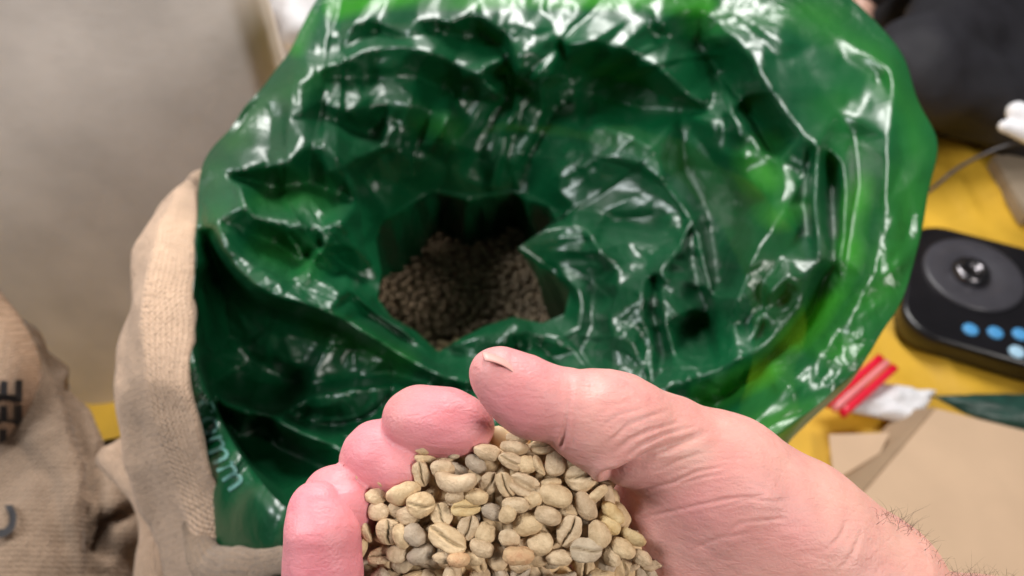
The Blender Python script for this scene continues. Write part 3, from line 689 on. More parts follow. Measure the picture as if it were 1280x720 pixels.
s2 = empty('slumped_sack', (float(V[:, 0].mean()), float(V[:, 1].mean()), 0)); tag(s2, 'brown ribbed jute sack slumped at lower left with black letters', 'sack')
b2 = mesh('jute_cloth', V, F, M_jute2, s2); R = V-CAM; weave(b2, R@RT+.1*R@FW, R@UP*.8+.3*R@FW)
# its lower body, down to the floor
zz = np.linspace(0, 1, 30); aa = np.linspace(0, 2*np.pi, 64, endpoint=False); cb_ = np.array([-.42, .30]); V = []
for t in zz:
    for a in aa:
        r = .17+.03*math.sin(t*math.pi)-.10*max(0, t-.75); V.append((cb_[0]+r*math.cos(a), cb_[1]+r*math.sin(a), .005+t*.46))
V = np.array(V); V[:, :2] += (.014*nz(V, 9, 5, 2))[:, None]
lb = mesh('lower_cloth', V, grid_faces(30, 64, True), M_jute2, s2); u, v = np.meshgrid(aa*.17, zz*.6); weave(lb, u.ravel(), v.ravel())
# flap that hangs over it, with printed letters
edge_ = [(-70,330),(-20,350),(20,395),(44,440),(50,490),(40,530),(18,565),(-20,600),(-80,620)]
s = spline(np.array(edge_, float), 60); rows = []
for k in range(24):
    t = k/23; px = s[:, 0]*(1-t)+(-90)*t; py = s[:, 1]*(1-t)+480*t
    dpt = .660-.028*math.sin(min(1, t*2.2)*math.pi/2)+.012*(1-min(1, t*6)); rows.append(P(px, py, np.full(60, dpt)))
V = np.array(rows).reshape(-1, 3); V += (.005*nz(V, 16, 4, 2))[:, None]*(-FW)
fp = mesh('flap', V, grid_faces(24, 60), M_jute, s2); R = V-CAM; weave(fp, R@RT, R@UP)
mod = fp.modifiers.new('s', 'SOLIDIFY'); mod.thickness = .004; mod.offset = 0
decal('lettering', 'EE', [(20,540),(14,500),(12,450),(10,400)][::-1], 36, fp, M_ink, s2, offs=.003, spacing=1.5) if False else None
decal('lettering', 'COFFEE', [(22,690),(26,560),(26,500),(26,450),(20,380)], 62, fp, M_ink, s2, offs=.007)
decal('lettering', 'C', [(20,672),(18,640),(14,600)], 60, b2, M_ink, s2, offs=.006)

# ------------------------------------------------------------------ the hand
def px2m(r, d): return r*d/FPX
def J3(x, y, d, r): return (P(x, y, d), px2m(r, d))
TH_ = [J3(619,466,.2225,31), J3(640,482,.2235,38), J3(668,500,.225,43), J3(700,506,.2265,43)]
TP_ = [J3(706,508,.227,42), J3(738,521,.229,51), J3(772,532,.2315,57), J3(830,556,.237,62)]
TM_ = [J3(830,560,.238,62), J3(900,606,.243,82), J3(985,672,.247,94), J3(1070,742,.250,110)]
IX_ = [J3(584,533,.2385,34), J3(556,528,.240,38), J3(522,526,.243,38), J3(516,548,.252,38), J3(545,610,.268,40), J3(700,650,.272,46)]
MD_ = [J3(502,584,.241,36), J3(476,570,.246,39), J3(471,576,.250,39), J3(478,640,.268,42), J3(520,680,.278,44), J3(680,720,.280,48)]
RG_ = [J3(419,618,.2420,33), J3(423,632,.2405,42), J3(424,655,.247,42), J3(440,740,.264,42), J3(500,790,.274,44), J3(680,800,.276,48)]
PK_ = [J3(395,634,.2325,33), J3(402,668,.230,41), J3(404,715,.231,44), J3(396,790,.238,44), J3(450,850,.256,44), J3(680,870,.268,48)]
def f_hand(p):
    k = .004
    palm = None
    for a, ra in (IX_[-1], MD_[-1], RG_[-1], PK_[-1]):
        s = seg(p, a, P(980, 790, .258), ra*.95, px2m(92, .258)); palm = s if palm is None else smin(palm, s, .014)
    palm = smin(palm, seg(p, P(830,700,.268), P(1000,760,.262), px2m(66,.268), px2m(92,.262)), .012)
    palm = smin(palm, seg(p, P(760,900,.262), P(1080,860,.256), px2m(62,.262), px2m(95,.256)), .012)
    palm = smin(palm, seg(p, P(1060,800,.256), P(1270,872,.262), px2m(112,.256), px2m(122,.262)), .02)
    palm = smin(palm, seg(p, P(1270,872,.262), P(1700,940,.285), px2m(122,.262), px2m(140,.285)), .02)
    d = smin(chain(p, TM_, .01), palm, .010)
    d = smin(d, seg(p, P(850,640,.249), P(930,700,.25), px2m(70,.249), px2m(84,.25)), .008)
    d = smin(d, seg(p, P(785,622,.264), P(812,655,.257), px2m(40,.264), px2m(48,.257)), .006)
    d = smin(d, seg(p, P(812,640,.2535), P(870,740,.254), px2m(52,.2535), px2m(70,.254)), .008)
    d = smin(d, chain(p, TP_, .008), .0045)
    d = smin(d, chain(p, TH_, .006), .0025)
    for c, kk in ((IX_, .0003), (MD_, .0003), (RG_, .0003), (PK_, .0003)):
        near = np.linalg.norm(p-c[-1][0], axis=1)
        d = smin(d, chain(p, c, .006), kk)
    return d
lo = np.minimum.reduce([a-.02 for a, r in TH_+IX_+PK_+TM_]+[P(1450,960,.27)-.01]); hi = np.maximum.reduce([a+.03 for a, r in TH_+IX_+PK_+TM_]+[P(1480,900,.27)+.02])
V, F = surface_nets(f_hand, lo, hi, .0023); V, F = subdiv(V, F); V, N_ = project(V, f_hand, 2); V, F = subdiv(V, F); V, N_ = project(V, f_hand, 2)
x_, y_, d_ = proj(V); facing = np.clip(-(N_@FW)*3+.9, 0, 1)
disp = np.zeros(len(V))
CRE = [([(701,556),(706,540),(710,520),(713,498),(714,470)], 3.0, .6, 1), ([(716,556),(718,535),(719,505)], 2.0, .22, 1), ([(737,476),(741,500)], 2, .10, 0),
       ([(758,592),(772,590),(788,581),(819,564),(865,548),(889,539)], 4.5, 1.8, 1), ([(764,594),(778,591),(800,583),(822,567)], 7, 2.2, 1),
       ([(757,556),(770,545),(785,531),(812,520),(837,513)], 2.2, .32, 0), ([(768,566),(785,550),(810,538),(850,528)], 2.4, .42, 0), ([(778,574),(800,556),(830,542),(870,533)], 2.4, .45, 0),
       ([(745,520),(770,505),(800,497)], 2.2, .16, 0), ([(750,535),(775,518),(815,508)], 2.2, .2, 0),
       ([(790,614),(802,612),(840,604),(871,590),(906,583)], 2.2, .42, 0), ([(850,606),(880,596),(915,590)], 2, .3, 0),
       ([(800,648),(837,640),(889,628),(913,623),(958,619)], 2.2, .38, 0), ([(900,634),(940,624),(975,628)], 2, .22, 0), ([(905,668),(925,655),(945,652),(985,648)], 2.2, .24, 0),
       ([(930,600),(960,612),(990,640)], 2.4, .14, 0), ([(860,690),(900,672),(940,668)], 2.4, .2, 0), ([(1030,690),(1050,672),(1060,650)], 3, .25, 0), ([(1045,720),(1066,690),(1078,660)], 3, .2, 0),
       ([(820,590),(850,575),(890,562)], 2.2, .25, 0), ([(600,480),(640,515),(690,530)], 2, .05, 0)]
for ln, w_, a_, fade in CRE:
    m = (np.abs(x_-np.mean([q[0] for q in ln])) < 160)
    dd, t_ = poly_dist(x_, y_, ln)
    env = np.sin(np.clip(t_, 0, 1)*math.pi)**.5 if not fade else (1-t_)**.7
    disp -= a_*.001*np.exp(-(dd/w_)**2)*env
    disp += a_*.00035*np.exp(-((dd-2.2*w_)/(1.6*w_))**2)*env
disp *= facing
disp += .00035*nz(V, 110, 2, 2)*1.0
V = V+N_*disp[:, None]
hand_org = P(1100, 800, .26)
hand = mesh('hand', V, F, M_skin, loc=hand_org); tag(hand, 'cupped bare right hand holding pale green coffee beans', 'hand')
pink = np.zeros(len(V))
for (a, r), rad, am in ((TH_[1], .024, .75), (IX_[1], .026, .95), (MD_[1], .03, 1), (RG_[1], .03, 1), (PK_[1], .045, 1), (TP_[1], .02, .45), ((P(790,575,.228), 0), .016, .5)):
    pink = np.maximum(pink, am*np.exp(-(np.linalg.norm(V-a, axis=1)/rad)**2))
pink = np.maximum(pink, .32*np.exp(-(np.linalg.norm(V-P(900,650,.225), axis=1)/.035)**2))
attr(hand, 'pink', np.clip(pink+.12*nz(V, 60, 4, 2), 0, 1))
# thumb nail: a thin curved plate on the back of the thumb
def nail(name, c, axis, nrm, L, Wd, crv=.006):
    axis = axis/np.linalg.norm(axis); nrm = nrm-axis*(nrm@axis); nrm /= np.linalg.norm(nrm); sd = np.cross(axis, nrm); V = []
    for sgn in (1, -1):
        for i in range(13):
            for j in range(13):
                u = i/12*2-1; w = j/12*2-1; uu = u*math.sqrt(1-.35*w*w)
                V.append(c+axis*uu*L/2+sd*w*Wd/2-nrm*(w*w*crv*.5+u*u*.0011)+nrm*sgn*.0002)
    F = grid_faces(13, 13); F = np.concatenate([F, F[:, ::-1]+169]).tolist()
    bd = [i*13 for i in range(13)]+[156+j for j in range(1, 13)]+[i*13+12 for i in range(11, -1, -1)]+[j for j in range(11, 0, -1)]
    F += [[bd[k], bd[(k+1) % len(bd)], bd[(k+1) % len(bd)]+169, bd[k]+169] for k in range(len(bd))]
    return mesh(name, V, F, M_nail, hand)
ax = P(655,470,.2265)-P(606,440,.224)
h_ = ray(bvh_of(hand), 632, 451)
nh = np.array(h_[1]); nh = nh if nh@UP > 0 else -nh
nail('fingernail', np.array(h_[0])+UP*.0004-nh*.00045, P(657,468,.2262)-P(604,440,.2243), nh*.35+UP*.9, .0130, .0056, .0016)
# hairs on the forearm
hb = bvh_of(hand); HV = []; HF = []
for k in range(190):
    x = 1095+random.random()*215; y0 = np.interp(x, [1110,1160,1280,1320], [672,688,711,716])+random.random()**2*18
    y0 = 640
    while ray(hb, x, y0)[0] is None and y0 < 719: y0 += 2
    h = ray(hb, x, y0+2+random.random()**2*16)
    if h[0] is None: continue
    p0 = np.array(h[0]); nn = np.array(h[1]); 
    g = np.array(UP*random.uniform(.1, .8)+RT*random.uniform(-.9, .5)-FW*random.uniform(.1, .5)); ln_ = random.uniform(.003, .0085)
    cu = (RT*random.uniform(-1, 1)+UP*random.uniform(-.6, .4)); b0 = len(HV)
    for i in range(7):
        t = i/6; c = p0+(nn*.4+g*.7)*ln_*t+cu*ln_*.7*t*t; r = .000055*(1-t*.8)
        for q in range(3): HV.append(c+RT*r*math.cos(q*2.09)+UP*r*math.sin(q*2.09))
    for i in range(6):
        for q in range(3): HF.append([b0+i*3+q, b0+i*3+(q+1) % 3, b0+i*3+3+(q+1) % 3, b0+i*3+3+q])
tag(mesh('arm_hair', HV, HF, M_hair, hand), kind='stuff')

# ------------------------------------------------------------------ coffee beans
def bean_mesh(kind, seed):
    nu, nv = 22, 44; V = []; G = []; r = random.Random(seed); ph = r.uniform(0, 6); wd = r.uniform(.66, .76); sc = r.uniform(.05, .10)
    for i in range(nu+1):
        a = math.pi*i/nu; x = -math.cos(a); rad = math.sin(a)**.86
        for j in range(nv):
            q = 2*math.pi*j/nv; y = math.cos(q)*rad; z = math.sin(q)*rad; g = 0
            X, Y, Z = x, y*wd, z*.56
            if kind == 'round': Y = y*.88; Z = z*.80; X = x*.95
            if z < 0 and kind != 'curl':
                fl_ = .30 if kind != 'round' else .66
                Z = -fl_*abs(z)**.55*(1-.25*x*x)
                s_ = sc*math.sin(2.6*x+ph*.3)*1.2; w_ = .075 if kind != 'shell' else .22
                e = math.exp(-((Y-s_)/w_)**2)*max(0, 1-abs(x)**5); lip = math.exp(-((abs(Y-s_)-.17)/.1)**2)*max(0, 1-x*x)
                Z += e*(.24 if kind != 'shell' else .42)-.05*lip; g = min(1, math.exp(-((Y-s_)/(w_*.8))**2)*max(0, 1-abs(x)**4)*.9) if kind != 'shell' else .35*e
            if kind == 'curl':
                Y = y*.42; Z = z*.46; X = x*1.15
                A = X*1.25; R_ = .62; ca = (math.sin(A)*(R_+0)-math.sin(A)*Y, ); X2 = math.sin(A)*(R_-Y); Y2 = R_-math.cos(A)*(R_-Y); X, Y = X2*1.25, Y2-.25
            n_ = mn.fractal(Vector((X*1.5+seed*3.1, Y*1.5, Z*1.5)), 1, 2, 2)*.13
            f = 1+n_; V.append((X*f*.5, Y*f*.5, Z*f*.5)); G.append(g)
    me = bpy.data.meshes.new('coffee_bean'); me.from_pydata(V, [], grid_faces(nu+1, nv, True)[:, ::-1].tolist())
    me.polygons.foreach_set('use_smooth', [True]*len(me.polygons)); me.update()
    a = me.attributes.new('groove', 'FLOAT', 'POINT'); a.data.foreach_set('value', G); return me
def variants(m):
    out = {'n': [bean_mesh('n', s) for s in range(6)], 'r': [bean_mesh('round', 11), bean_mesh('round', 12)], 'c': [bean_mesh('curl', 21), bean_mesh('curl', 22)], 'h': [bean_mesh('shell', 31), bean_mesh('shell', 32)]}
    for l in out.values():
        for me in l: me.materials.append(m)
    return out
VAR = {'': variants(M_bean)}
def vmat(key, m):
    VAR[key] = {k: [x.copy() for x in l] for k, l in VAR[''].items()}
    for l in VAR[key].values():
        for me in l: me.materials.clear(); me.materials.append(m)
vmat('y', M_beany); vmat('o', M_beano); vmat('g', M_beang)
VD = -FW
def place_bean(x, y, Lpx, Wpx, ang, face, col, d, label=None, buried=False, group='coffee beans in the cupped hand'):
    typ = 'n'
    if face in 'rch': typ = face
    me = random.choice(VAR[col][typ]); o = bpy.data.objects.new('coffee_bean', me); COL.objects.link(o)
    Lp, Wp = max(Lpx, Wpx), min(Lpx, Wpx)
    if Wpx > Lpx: ang += 90
    a = math.radians(ang); X = RT*math.cos(a)+UP*math.sin(a)
    X = X+VD*random.uniform(-.3, .3); X /= np.linalg.norm(X)
    view = (CAM-P(x, y, d)); view /= np.linalg.norm(view)
    Z = {'f': -view, 'h': -view, 'r': -view, 'b': view, 'c': view, 's': np.cross(X, view)}[face]
    rnd = rng.normal(size=3)*(.22 if face != 's' else .35); Z = Z+rnd
    Z = Z-X*(Z@X); Z /= np.linalg.norm(Z); Y = np.cross(Z, X)
    Ls = Lp*d/FPX; Ls = min(max(Ls, .0065), .0125)
    wfac = Wp/Lp/.72 if typ == 'n' and face != 's' else 1; wfac = min(1.15, max(.75, wfac))
    Mx = Matrix([[X[i]*Ls, Y[i]*Ls*wfac, Z[i]*Ls, 0] for i in range(3)]+[[0, 0, 0, 1]])
    Mx.translation = Vector(P(x, y, d)); o.matrix_world = Mx
    
    if not label:
        zs_ = [((548,575),'below the index fingertip'),((480,600),'beside the middle fingertip'),((468,670),'against the ring and little fingers'),((630,560),'under the thumb tip'),((700,565),'under the thumb joint'),((765,625),'in the hollow at the thumb base'),
               ((800,690),'along the palm'),((580,640),'left of the heap centre'),((680,630),'right of the heap centre'),((520,700),'low at the left of the heap'),((620,705),'at the bottom middle of the heap'),((710,700),'low at the right of the heap')]
        zn = min(zs_, key=lambda q: (q[0][0]-x)**2+(q[0][1]-y)**2)[1]
        look = {'f': 'with its crease showing', 'b': 'with its smooth back showing', 's': 'lying on its side', 'h': 'split open', 'r': 'rounded', 'c': 'curled'}[face]
        if buried: look = {'f': 'crease up', 'b': 'back up', 's': 'on its side'}.get(face, look)
        label = ('sunken ' if buried else '')+{'': 'pale green', 'g': 'greyish', 'y': 'yellowish', 'o': 'orange'}[col]+' coffee bean '+look+' '+zn
    tag(o, label, 'coffee bean', group); return o
A5 = [(445,95,165,100,35,'b','','plump coffee bean resting highest against the index fingertip'),(565,130,90,60,-60,'b','g'),(640,95,125,115,0,'b',''),(715,50,115,90,20,'b',''),(425,180,120,60,-5,'s',''),(405,260,140,90,-75,'f',''),(520,235,130,100,-10,'b',''),
 (585,285,235,160,0,'c','','large curled coffee bean bent like a hook near the index finger'),(690,210,130,80,-35,'b','g'),(755,150,150,70,-15,'b',''),(760,310,130,100,60,'f',''),(105,280,110,80,-50,'b',''),(210,235,150,90,35,'b',''),(225,305,150,80,-30,'s',''),
 (310,360,190,75,20,'s','','long slender coffee bean lying on its side near the little finger'),(325,260,110,70,50,'b',''),(170,380,80,60,0,'b',''),(180,460,110,90,0,'b',''),(400,420,150,140,0,'r','','round coffee bean with a dark dimple left of the heap centre'),(510,475,130,110,-60,'f',''),
 (640,435,160,100,5,'f','y','pale yellow coffee bean with split along it in the heap centre'),(690,380,130,90,-10,'b',''),(235,565,150,130,-80,'f','','broad coffee bean with open crease at the left of the heap'),(280,455,110,70,-20,'b',''),(370,580,130,110,-40,'b','g'),
 (540,600,220,130,-25,'f','','big oval coffee bean with long straight crease at bottom centre'),(405,680,150,110,30,'b','g'),(85,650,130,90,70,'s',''),(190,690,130,90,10,'f',''),(280,680,100,90,0,'b',''),(650,540,140,100,70,'f',''),(740,570,120,110,-30,'b',''),(720,650,130,100,-20,'b',''),
 (120,560,120,60,-70,'s',''),(300,590,140,80,-70,'b',''),(525,700,110,60,0,'b',''),(600,712,100,70,0,'b','o','small orange tinted coffee bean at the bottom edge of the heap'),(680,700,90,70,0,'b',''),(780,460,130,80,-25,'b','g'),(60,200,90,60,20,'b',''),(330,480,110,90,20,'b',''),(590,380,120,80,10,'b','')]
A6 = [(70,75,120,60,-5,'b',''),(60,120,150,55,-5,'s',''),(215,115,150,75,10,'f','','coffee bean tucked under the thumb joint with crease showing'),(45,195,150,75,-25,'f',''),(120,210,70,55,0,'b',''),(185,215,110,80,-60,'s',''),(270,205,140,105,80,'b',''),(10,320,150,90,-65,'f',''),
 (105,320,170,120,-20,'h','','split open coffee bean shell right of the heap centre'),(245,305,115,60,5,'s',''),(405,265,185,165,20,'r','','biggest rounded coffee bean close to the base of the thumb'),(490,360,120,60,40,'s',''),(270,375,180,110,-15,'b',''),(425,430,160,110,-60,'b',''),(60,425,150,65,5,'b',''),
 (125,520,165,125,15,'b',''),(230,480,150,90,-20,'b',''),(340,560,185,130,70,'f','','upright coffee bean with dark jagged crease facing up'),(190,625,140,120,20,'b',''),(430,660,175,120,0,'f','g','flat grey wrinkled coffee bean at the lower right of the heap'),(500,580,150,110,-60,'b',''),
 (570,465,150,75,-45,'b','y','upper yellow coffee bean touching the palm'),(555,530,130,80,-35,'b','y','middle yellow coffee bean beside the palm'),(680,590,150,80,-30,'s','y','lowest yellow coffee bean lying against the palm'),(620,650,150,90,-30,'b',''),(290,700,140,80,0,'b',''),
 (75,690,170,90,0,'b','o','broad orange tinted coffee bean at the bottom of the heap'),(720,700,90,60,-30,'b',''),(360,190,80,60,30,'b',''),(20,470,110,90,60,'b',''),(30,600,100,80,-20,'b',''),(560,690,120,90,-60,'b',''),(340,450,120,90,30,'b',''),(150,400,120,80,30,'b','')]
def mound(x, y): return .2265+.0095*((x-645)/190)**2+.010*((y-705)/170)**2
for ox, rows in ((430, A5), (630, A6)):
    for r in rows:
        x = ox+r[0]/4.19; y = 530+r[1]/4.19
        place_bean(x, y, r[2]/4.19*1.02, r[3]/4.19*1.02, r[4], r[5], r[6], mound(x, y)+random.uniform(-.0016, .0014)-(.0012 if len(r) > 7 else 0), r[7] if len(r) > 7 else None)
def in_heap(x, y):
    lx = np.interp(y, [545,560,590,620,660,700,760], [600,530,490,452,452,440,440]); rx = np.interp(y, [545,560,600,640,680,720,760], [700,730,768,780,810,830,830]); return y > 545 and lx < x < rx
heap = []
for layer in range(3):
    stp = 27
    for gy in range(548, 790, stp-2):
        for gx in range(430, 850, stp):
            x = gx+random.uniform(-8, 8)+(layer*9) % 25; y = gy+random.uniform(-7, 7)
            if layer == 2 and y < 725: continue
            if not in_heap(x-(14 if layer == 0 and y < 680 and x < 600 else 0), y-(12 if layer == 0 and y < 640 else 0)): continue
            if layer == 1: heap.append((P(x, y, mound(x, y)+.0078), random.uniform(0, 6.28))); continue
            if layer == 0: d = mound(x, y)+.0045
            else: d = mound(x, y)
            place_bean(x, y, random.uniform(34, 42), random.uniform(24, 30), random.uniform(0, 180), random.choice('bbfbsfbshc'), random.choice(['', '', '', '', '', 'g']), d, buried=layer == 0)

# beans down in the liner: the nearest as single beans, the rest one mass
ZB = .64
def pile_z(x, y): return ZB+.02*math.sin(x*9+1)+.03*(.45-y)
gcol = 'green coffee beans at the bottom of the liner'; nb = 0
cand = []
for k in range(4000):
    px = random.uniform(462, 720); py = random.uniform(255, 450); z = ZB
    for _ in range(3):
        q = PZ(px, py, z); z = pile_z(q[0], q[1])
    cand.append((q, z, py))
pts = []
for q, z, py in cand:
    if all((q[0]-a[0])**2+(q[1]-a[1])**2 > .0075**2 for a in pts): pts.append((q[0], q[1], z, py))
pts.sort(key=lambda a: -a[3])
def bean_matrix(x, y, z, L):
    e = Matrix.Rotation(random.uniform(0, 6.28), 4, 'Z') @ Matrix.Rotation(random.choice([0, math.pi])+random.uniform(-.5, .5), 4, 'X') @ Matrix.Rotation(random.uniform(-.3, .3), 4, 'Y')
    return Matrix.Translation((x, y, z)) @ e @ Matrix.Scale(L, 4)
mass = []
for i, a in enumerate(pts):
    Mx = bean_matrix(a[0], a[1], a[2], random.uniform(.010, .0125))
    if i < 60:
        o = bpy.data.objects.new('coffee_bean', random.choice(VAR['']['n'])); COL.objects.link(o); o.matrix_world = Mx
        tag(o, 'loose coffee bean in the pile down inside the green liner', 'coffee bean', gcol)
    else: mass.append(Mx)
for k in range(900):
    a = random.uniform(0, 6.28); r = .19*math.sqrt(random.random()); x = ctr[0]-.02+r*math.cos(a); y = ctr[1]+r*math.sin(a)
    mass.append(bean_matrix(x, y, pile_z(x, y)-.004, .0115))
lowV = []; lowF = []
for i in range(7):
    for j in range(8):
        a = math.pi*i/6; q = 2*math.pi*j/8; lowV.append((-.5*math.cos(a), .36*math.sin(a)*math.cos(q), .26*math.sin(a)*math.sin(q)))
lowV = np.array(lowV); lf = grid_faces(7, 8, True)
MV = []; MF = []
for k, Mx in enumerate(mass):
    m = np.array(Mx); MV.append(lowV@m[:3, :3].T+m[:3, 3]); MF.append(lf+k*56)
HV_ = []; 
for k, (c, a) in enumerate(heap):
    ca, sa = math.cos(a), math.sin(a); q = lowV*.0098; HV_.append(c+q[:, :1]*(RT*ca+UP*sa)+q[:, 1:2]*(UP*ca-RT*sa)+q[:, 2:]*FW)
ho = mesh('bean_heap_underlayer', np.concatenate(HV_), np.concatenate([lf+k*56 for k in range(len(HV_))]), M_bean, loc=tuple(P(640, 680, .24)))
tag(ho, 'lower coffee beans seen only through gaps in the heap on the palm', 'coffee beans', kind='stuff')
mass_o = mesh('bean_pile', np.concatenate(MV), np.concatenate(MF), plain('bean_shaded', (.24, .17, .105), .6, .35, 60, 0))  # bean colour darkened to put the shade inside the liner into the pile
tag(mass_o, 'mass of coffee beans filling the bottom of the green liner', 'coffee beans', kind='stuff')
n = 60; X, Y = np.meshgrid(np.linspace(-.2, .2, n), np.linspace(-.2, .2, n), indexing='ij')
V = np.stack([ctr[0]+X, ctr[1]+Y, 0*X], -1).reshape(-1, 3); V[:, 2] = [pile_z(a, b)-.006 for a, b, c in V]
base_o = mesh('pile_bed', V, grid_faces(n, n), bpy.data.materials['bean_shaded'], mass_o)

# ------------------------------------------------------------------ black cooker on the cloth
def rounded_slab(name, c, half, rad, z0, z1, rot, matl, parent, bev=.012):
    pr = []
    for cx_, cy_, a0 in ((1, 1, 0), (-1, 1, 90), (-1, -1, 180), (1, -1, 270)):
        for a in np.linspace(a0, a0+90, 10):
            pr.append((cx_*(half[0]-rad)+rad*math.cos(math.radians(a)), cy_*(half[1]-rad)+rad*math.sin(math.radians(a))))
    pr = np.array(pr); n = len(pr); V = []; lv = [(0, z0, .96), (0, z0+.006, 1), (0, z1-bev, 1)]+[(0, z1-bev+bev*math.sin(t), 1-(bev/half[0])*(1-math.cos(t))) for t in np.linspace(.2, math.pi/2, 6)]
    cs, sn = math.cos(rot), math.sin(rot)
    for _, z, s in lv:
        for x, y in pr*s: V.append((c[0]+x*cs-y*sn, c[1]+x*sn+y*cs, z))
    F = grid_faces(len(lv), n, True).tolist()+[list(range((len(lv)-1)*n, len(lv)*n)), list(range(n))[::-1]]
    o = mesh(name, V, F, matl, parent); o.data.polygons[-2].use_smooth = False; return o
def lathe(name, c, prof, matl, parent, n=48, sx=1):
    V = [(c[0]+r*math.cos(2*math.pi*k/n), c[1]+r*math.sin(2*math.pi*k/n), z) for r, z in prof for k in range(n)]
    return mesh(name, V, grid_faces(len(prof), n, True).tolist()+[[(len(prof)-1)*n+k for k in range(n)]], matl, parent)
dz = .075
cc = PZ(1262, 372, dz); ck = empty('portable_cooker', (cc[0], cc[1], .02))
tag(ck, 'black portable cooker with grey ring and blue buttons on yellow cloth', 'cooker')
rounded_slab('body', cc, (.190, .155), .07, .025, dz, math.radians(-22), M_dev, ck)
rc = PZ(1217, 342, dz+.004)
lathe('ring', rc, [(.094, dz+.0005), (.094, dz+.004), (.088, dz+.007), (.052, dz+.006), (.044, dz+.002), (.0001, dz+.002)], M_ring, ck)
lathe('knob', PZ(1217, 335, dz+.02), [(.034, dz+.002), (.034, dz+.014), (.028, dz+.020), (.014, dz+.021), (.012, dz+.015), (.0001, dz+.015)], M_steel, ck)
for x, y, m_ in ((1213, 412, M_blue), (1244, 416, M_blue), (1275, 418, M_blue), (1271, 440, M_bluel), (1302, 424, M_blue)):
    lathe('button', PZ(x, y, dz+.001), [(.014, dz+.0005), (.0135, dz+.003), (.010, dz+.0042), (.0001, dz+.0045)], m_, ck, 24)

# ------------------------------------------------------------------ cardboard carton with flap, and packets
def quad_slab(name, c4, z0, z1, matl, parent, div=1):
    c4 = [np.array(q[:2]) for q in c4]; V = [(*q, z1) for q in c4]+[(*q, z0) for q in c4]
    F = [[0, 1, 2, 3], [7, 6, 5, 4]]+[[i, i+4, (i+1) % 4+4, (i+1) % 4] for i in range(4)]
    o = mesh(name, V, F, matl, parent, smooth=False); b = o.modifiers.new('b', 'BEVEL'); b.width = .002; b.segments = 2; return o
zt = .085
a_ = PZ(1170, 510, zt); b_ = PZ(1500, 592, zt); d_ = PZ(1035, 668, zt); c_ = b_+(d_-a_)*1.6; d_ = a_+(d_-a_)*1.6
bxr = empty('cardboard_carton', (float((a_[0]+c_[0])/2), float((a_[1]+c_[1])/2), .02)); tag(bxr, 'flat tan cardboard carton behind the wrist at lower right', 'box')
quad_slab('carton_body', [a_, b_, c_, d_], .025, zt, M_card, bxr)
e_ = (d_-a_)/np.linalg.norm(d_-a_); n_ = np.array([e_[1], -e_[0], 0]); n_ = n_ if n_[0] < 0 else -n_
def flap3(name, p, matl, th=.0025):
    p = [np.array(q, float) for q in p]; nn = np.cross(p[1]-p[0], p[2]-p[0]); nn /= np.linalg.norm(nn); nn = nn if nn[2] > 0 else -nn
    V = p+[q-nn*th for q in p]; k = len(p); F = [list(range(k)), list(range(k, 2*k))[::-1]]+[[i, i+k, (i+1) % k+k, (i+1) % k] for i in range(k)]
    return mesh(name, V, F, matl, bxr, smooth=False)
flap3('side_flap', [a_+n_*.002, d_+n_*.002, d_+n_*.055-np.array([0, 0, .045]), a_+n_*.04-np.array([0, 0, .045])+e_*.01], M_card_shade)
flap3('corner_flap', [PZ(1036, 543, .05), PZ(1112, 541, .075), PZ(1100, 566, .07), PZ(1042, 602, .05)], M_card)
# dark green packet beyond the carton
def pillow(name, c4, h, z, matl, parent=None, loc=None, n=26, seed=1, wr=.3):
    a, b, c, d = [np.array(q) for q in c4]; V = []; F = []
    for sgn in (1, -1):
        for i in range(n):
            for j in range(n):
                u, v = i/(n-1), j/(n-1); q = a*(1-u)*(1-v)+b*u*(1-v)+c*u*v+d*(1-u)*v; e = (math.sin(math.pi*u)*math.sin(math.pi*v))**.5
                V.append([q[0], q[1], z+h/2+sgn*(h/2*e+.0004)])
    V = np.array(V); V[:, 2] += wr*h*np.abs(nz(V, 28, seed, 2))*(np.arange(len(V)) < n*n); V[:, 2] = np.maximum(V[:, 2], z)
    F = grid_faces(n, n); F = np.concatenate([F, F[:, ::-1]+n*n]).tolist()
    bd = [i*n for i in range(n)]+[(n-1)*n+j for j in range(1, n)]+[i*n+n-1 for i in range(n-2, -1, -1)]+[j for j in range(n-2, 0, -1)]
    F += [[bd[k], bd[(k+1) % len(bd)], bd[(k+1) % len(bd)]+n*n, bd[k]+n*n] for k in range(len(bd))]
    return mesh(name, V, F, matl, parent, loc)
g4 = [PZ(1160, 503, .05), PZ(1400, 500, .05), PZ(1420, 590, .05), PZ(1200, 525, .05)]
o = pillow('coffee_packet', g4, .04, .05, M_dkg, loc=tuple(np.mean(g4, 0)*np.array([1, 1, 0])+np.array([0, 0, .02])), seed=4)
tag(o, 'dark green packet lying behind the cardboard carton', 'packet')
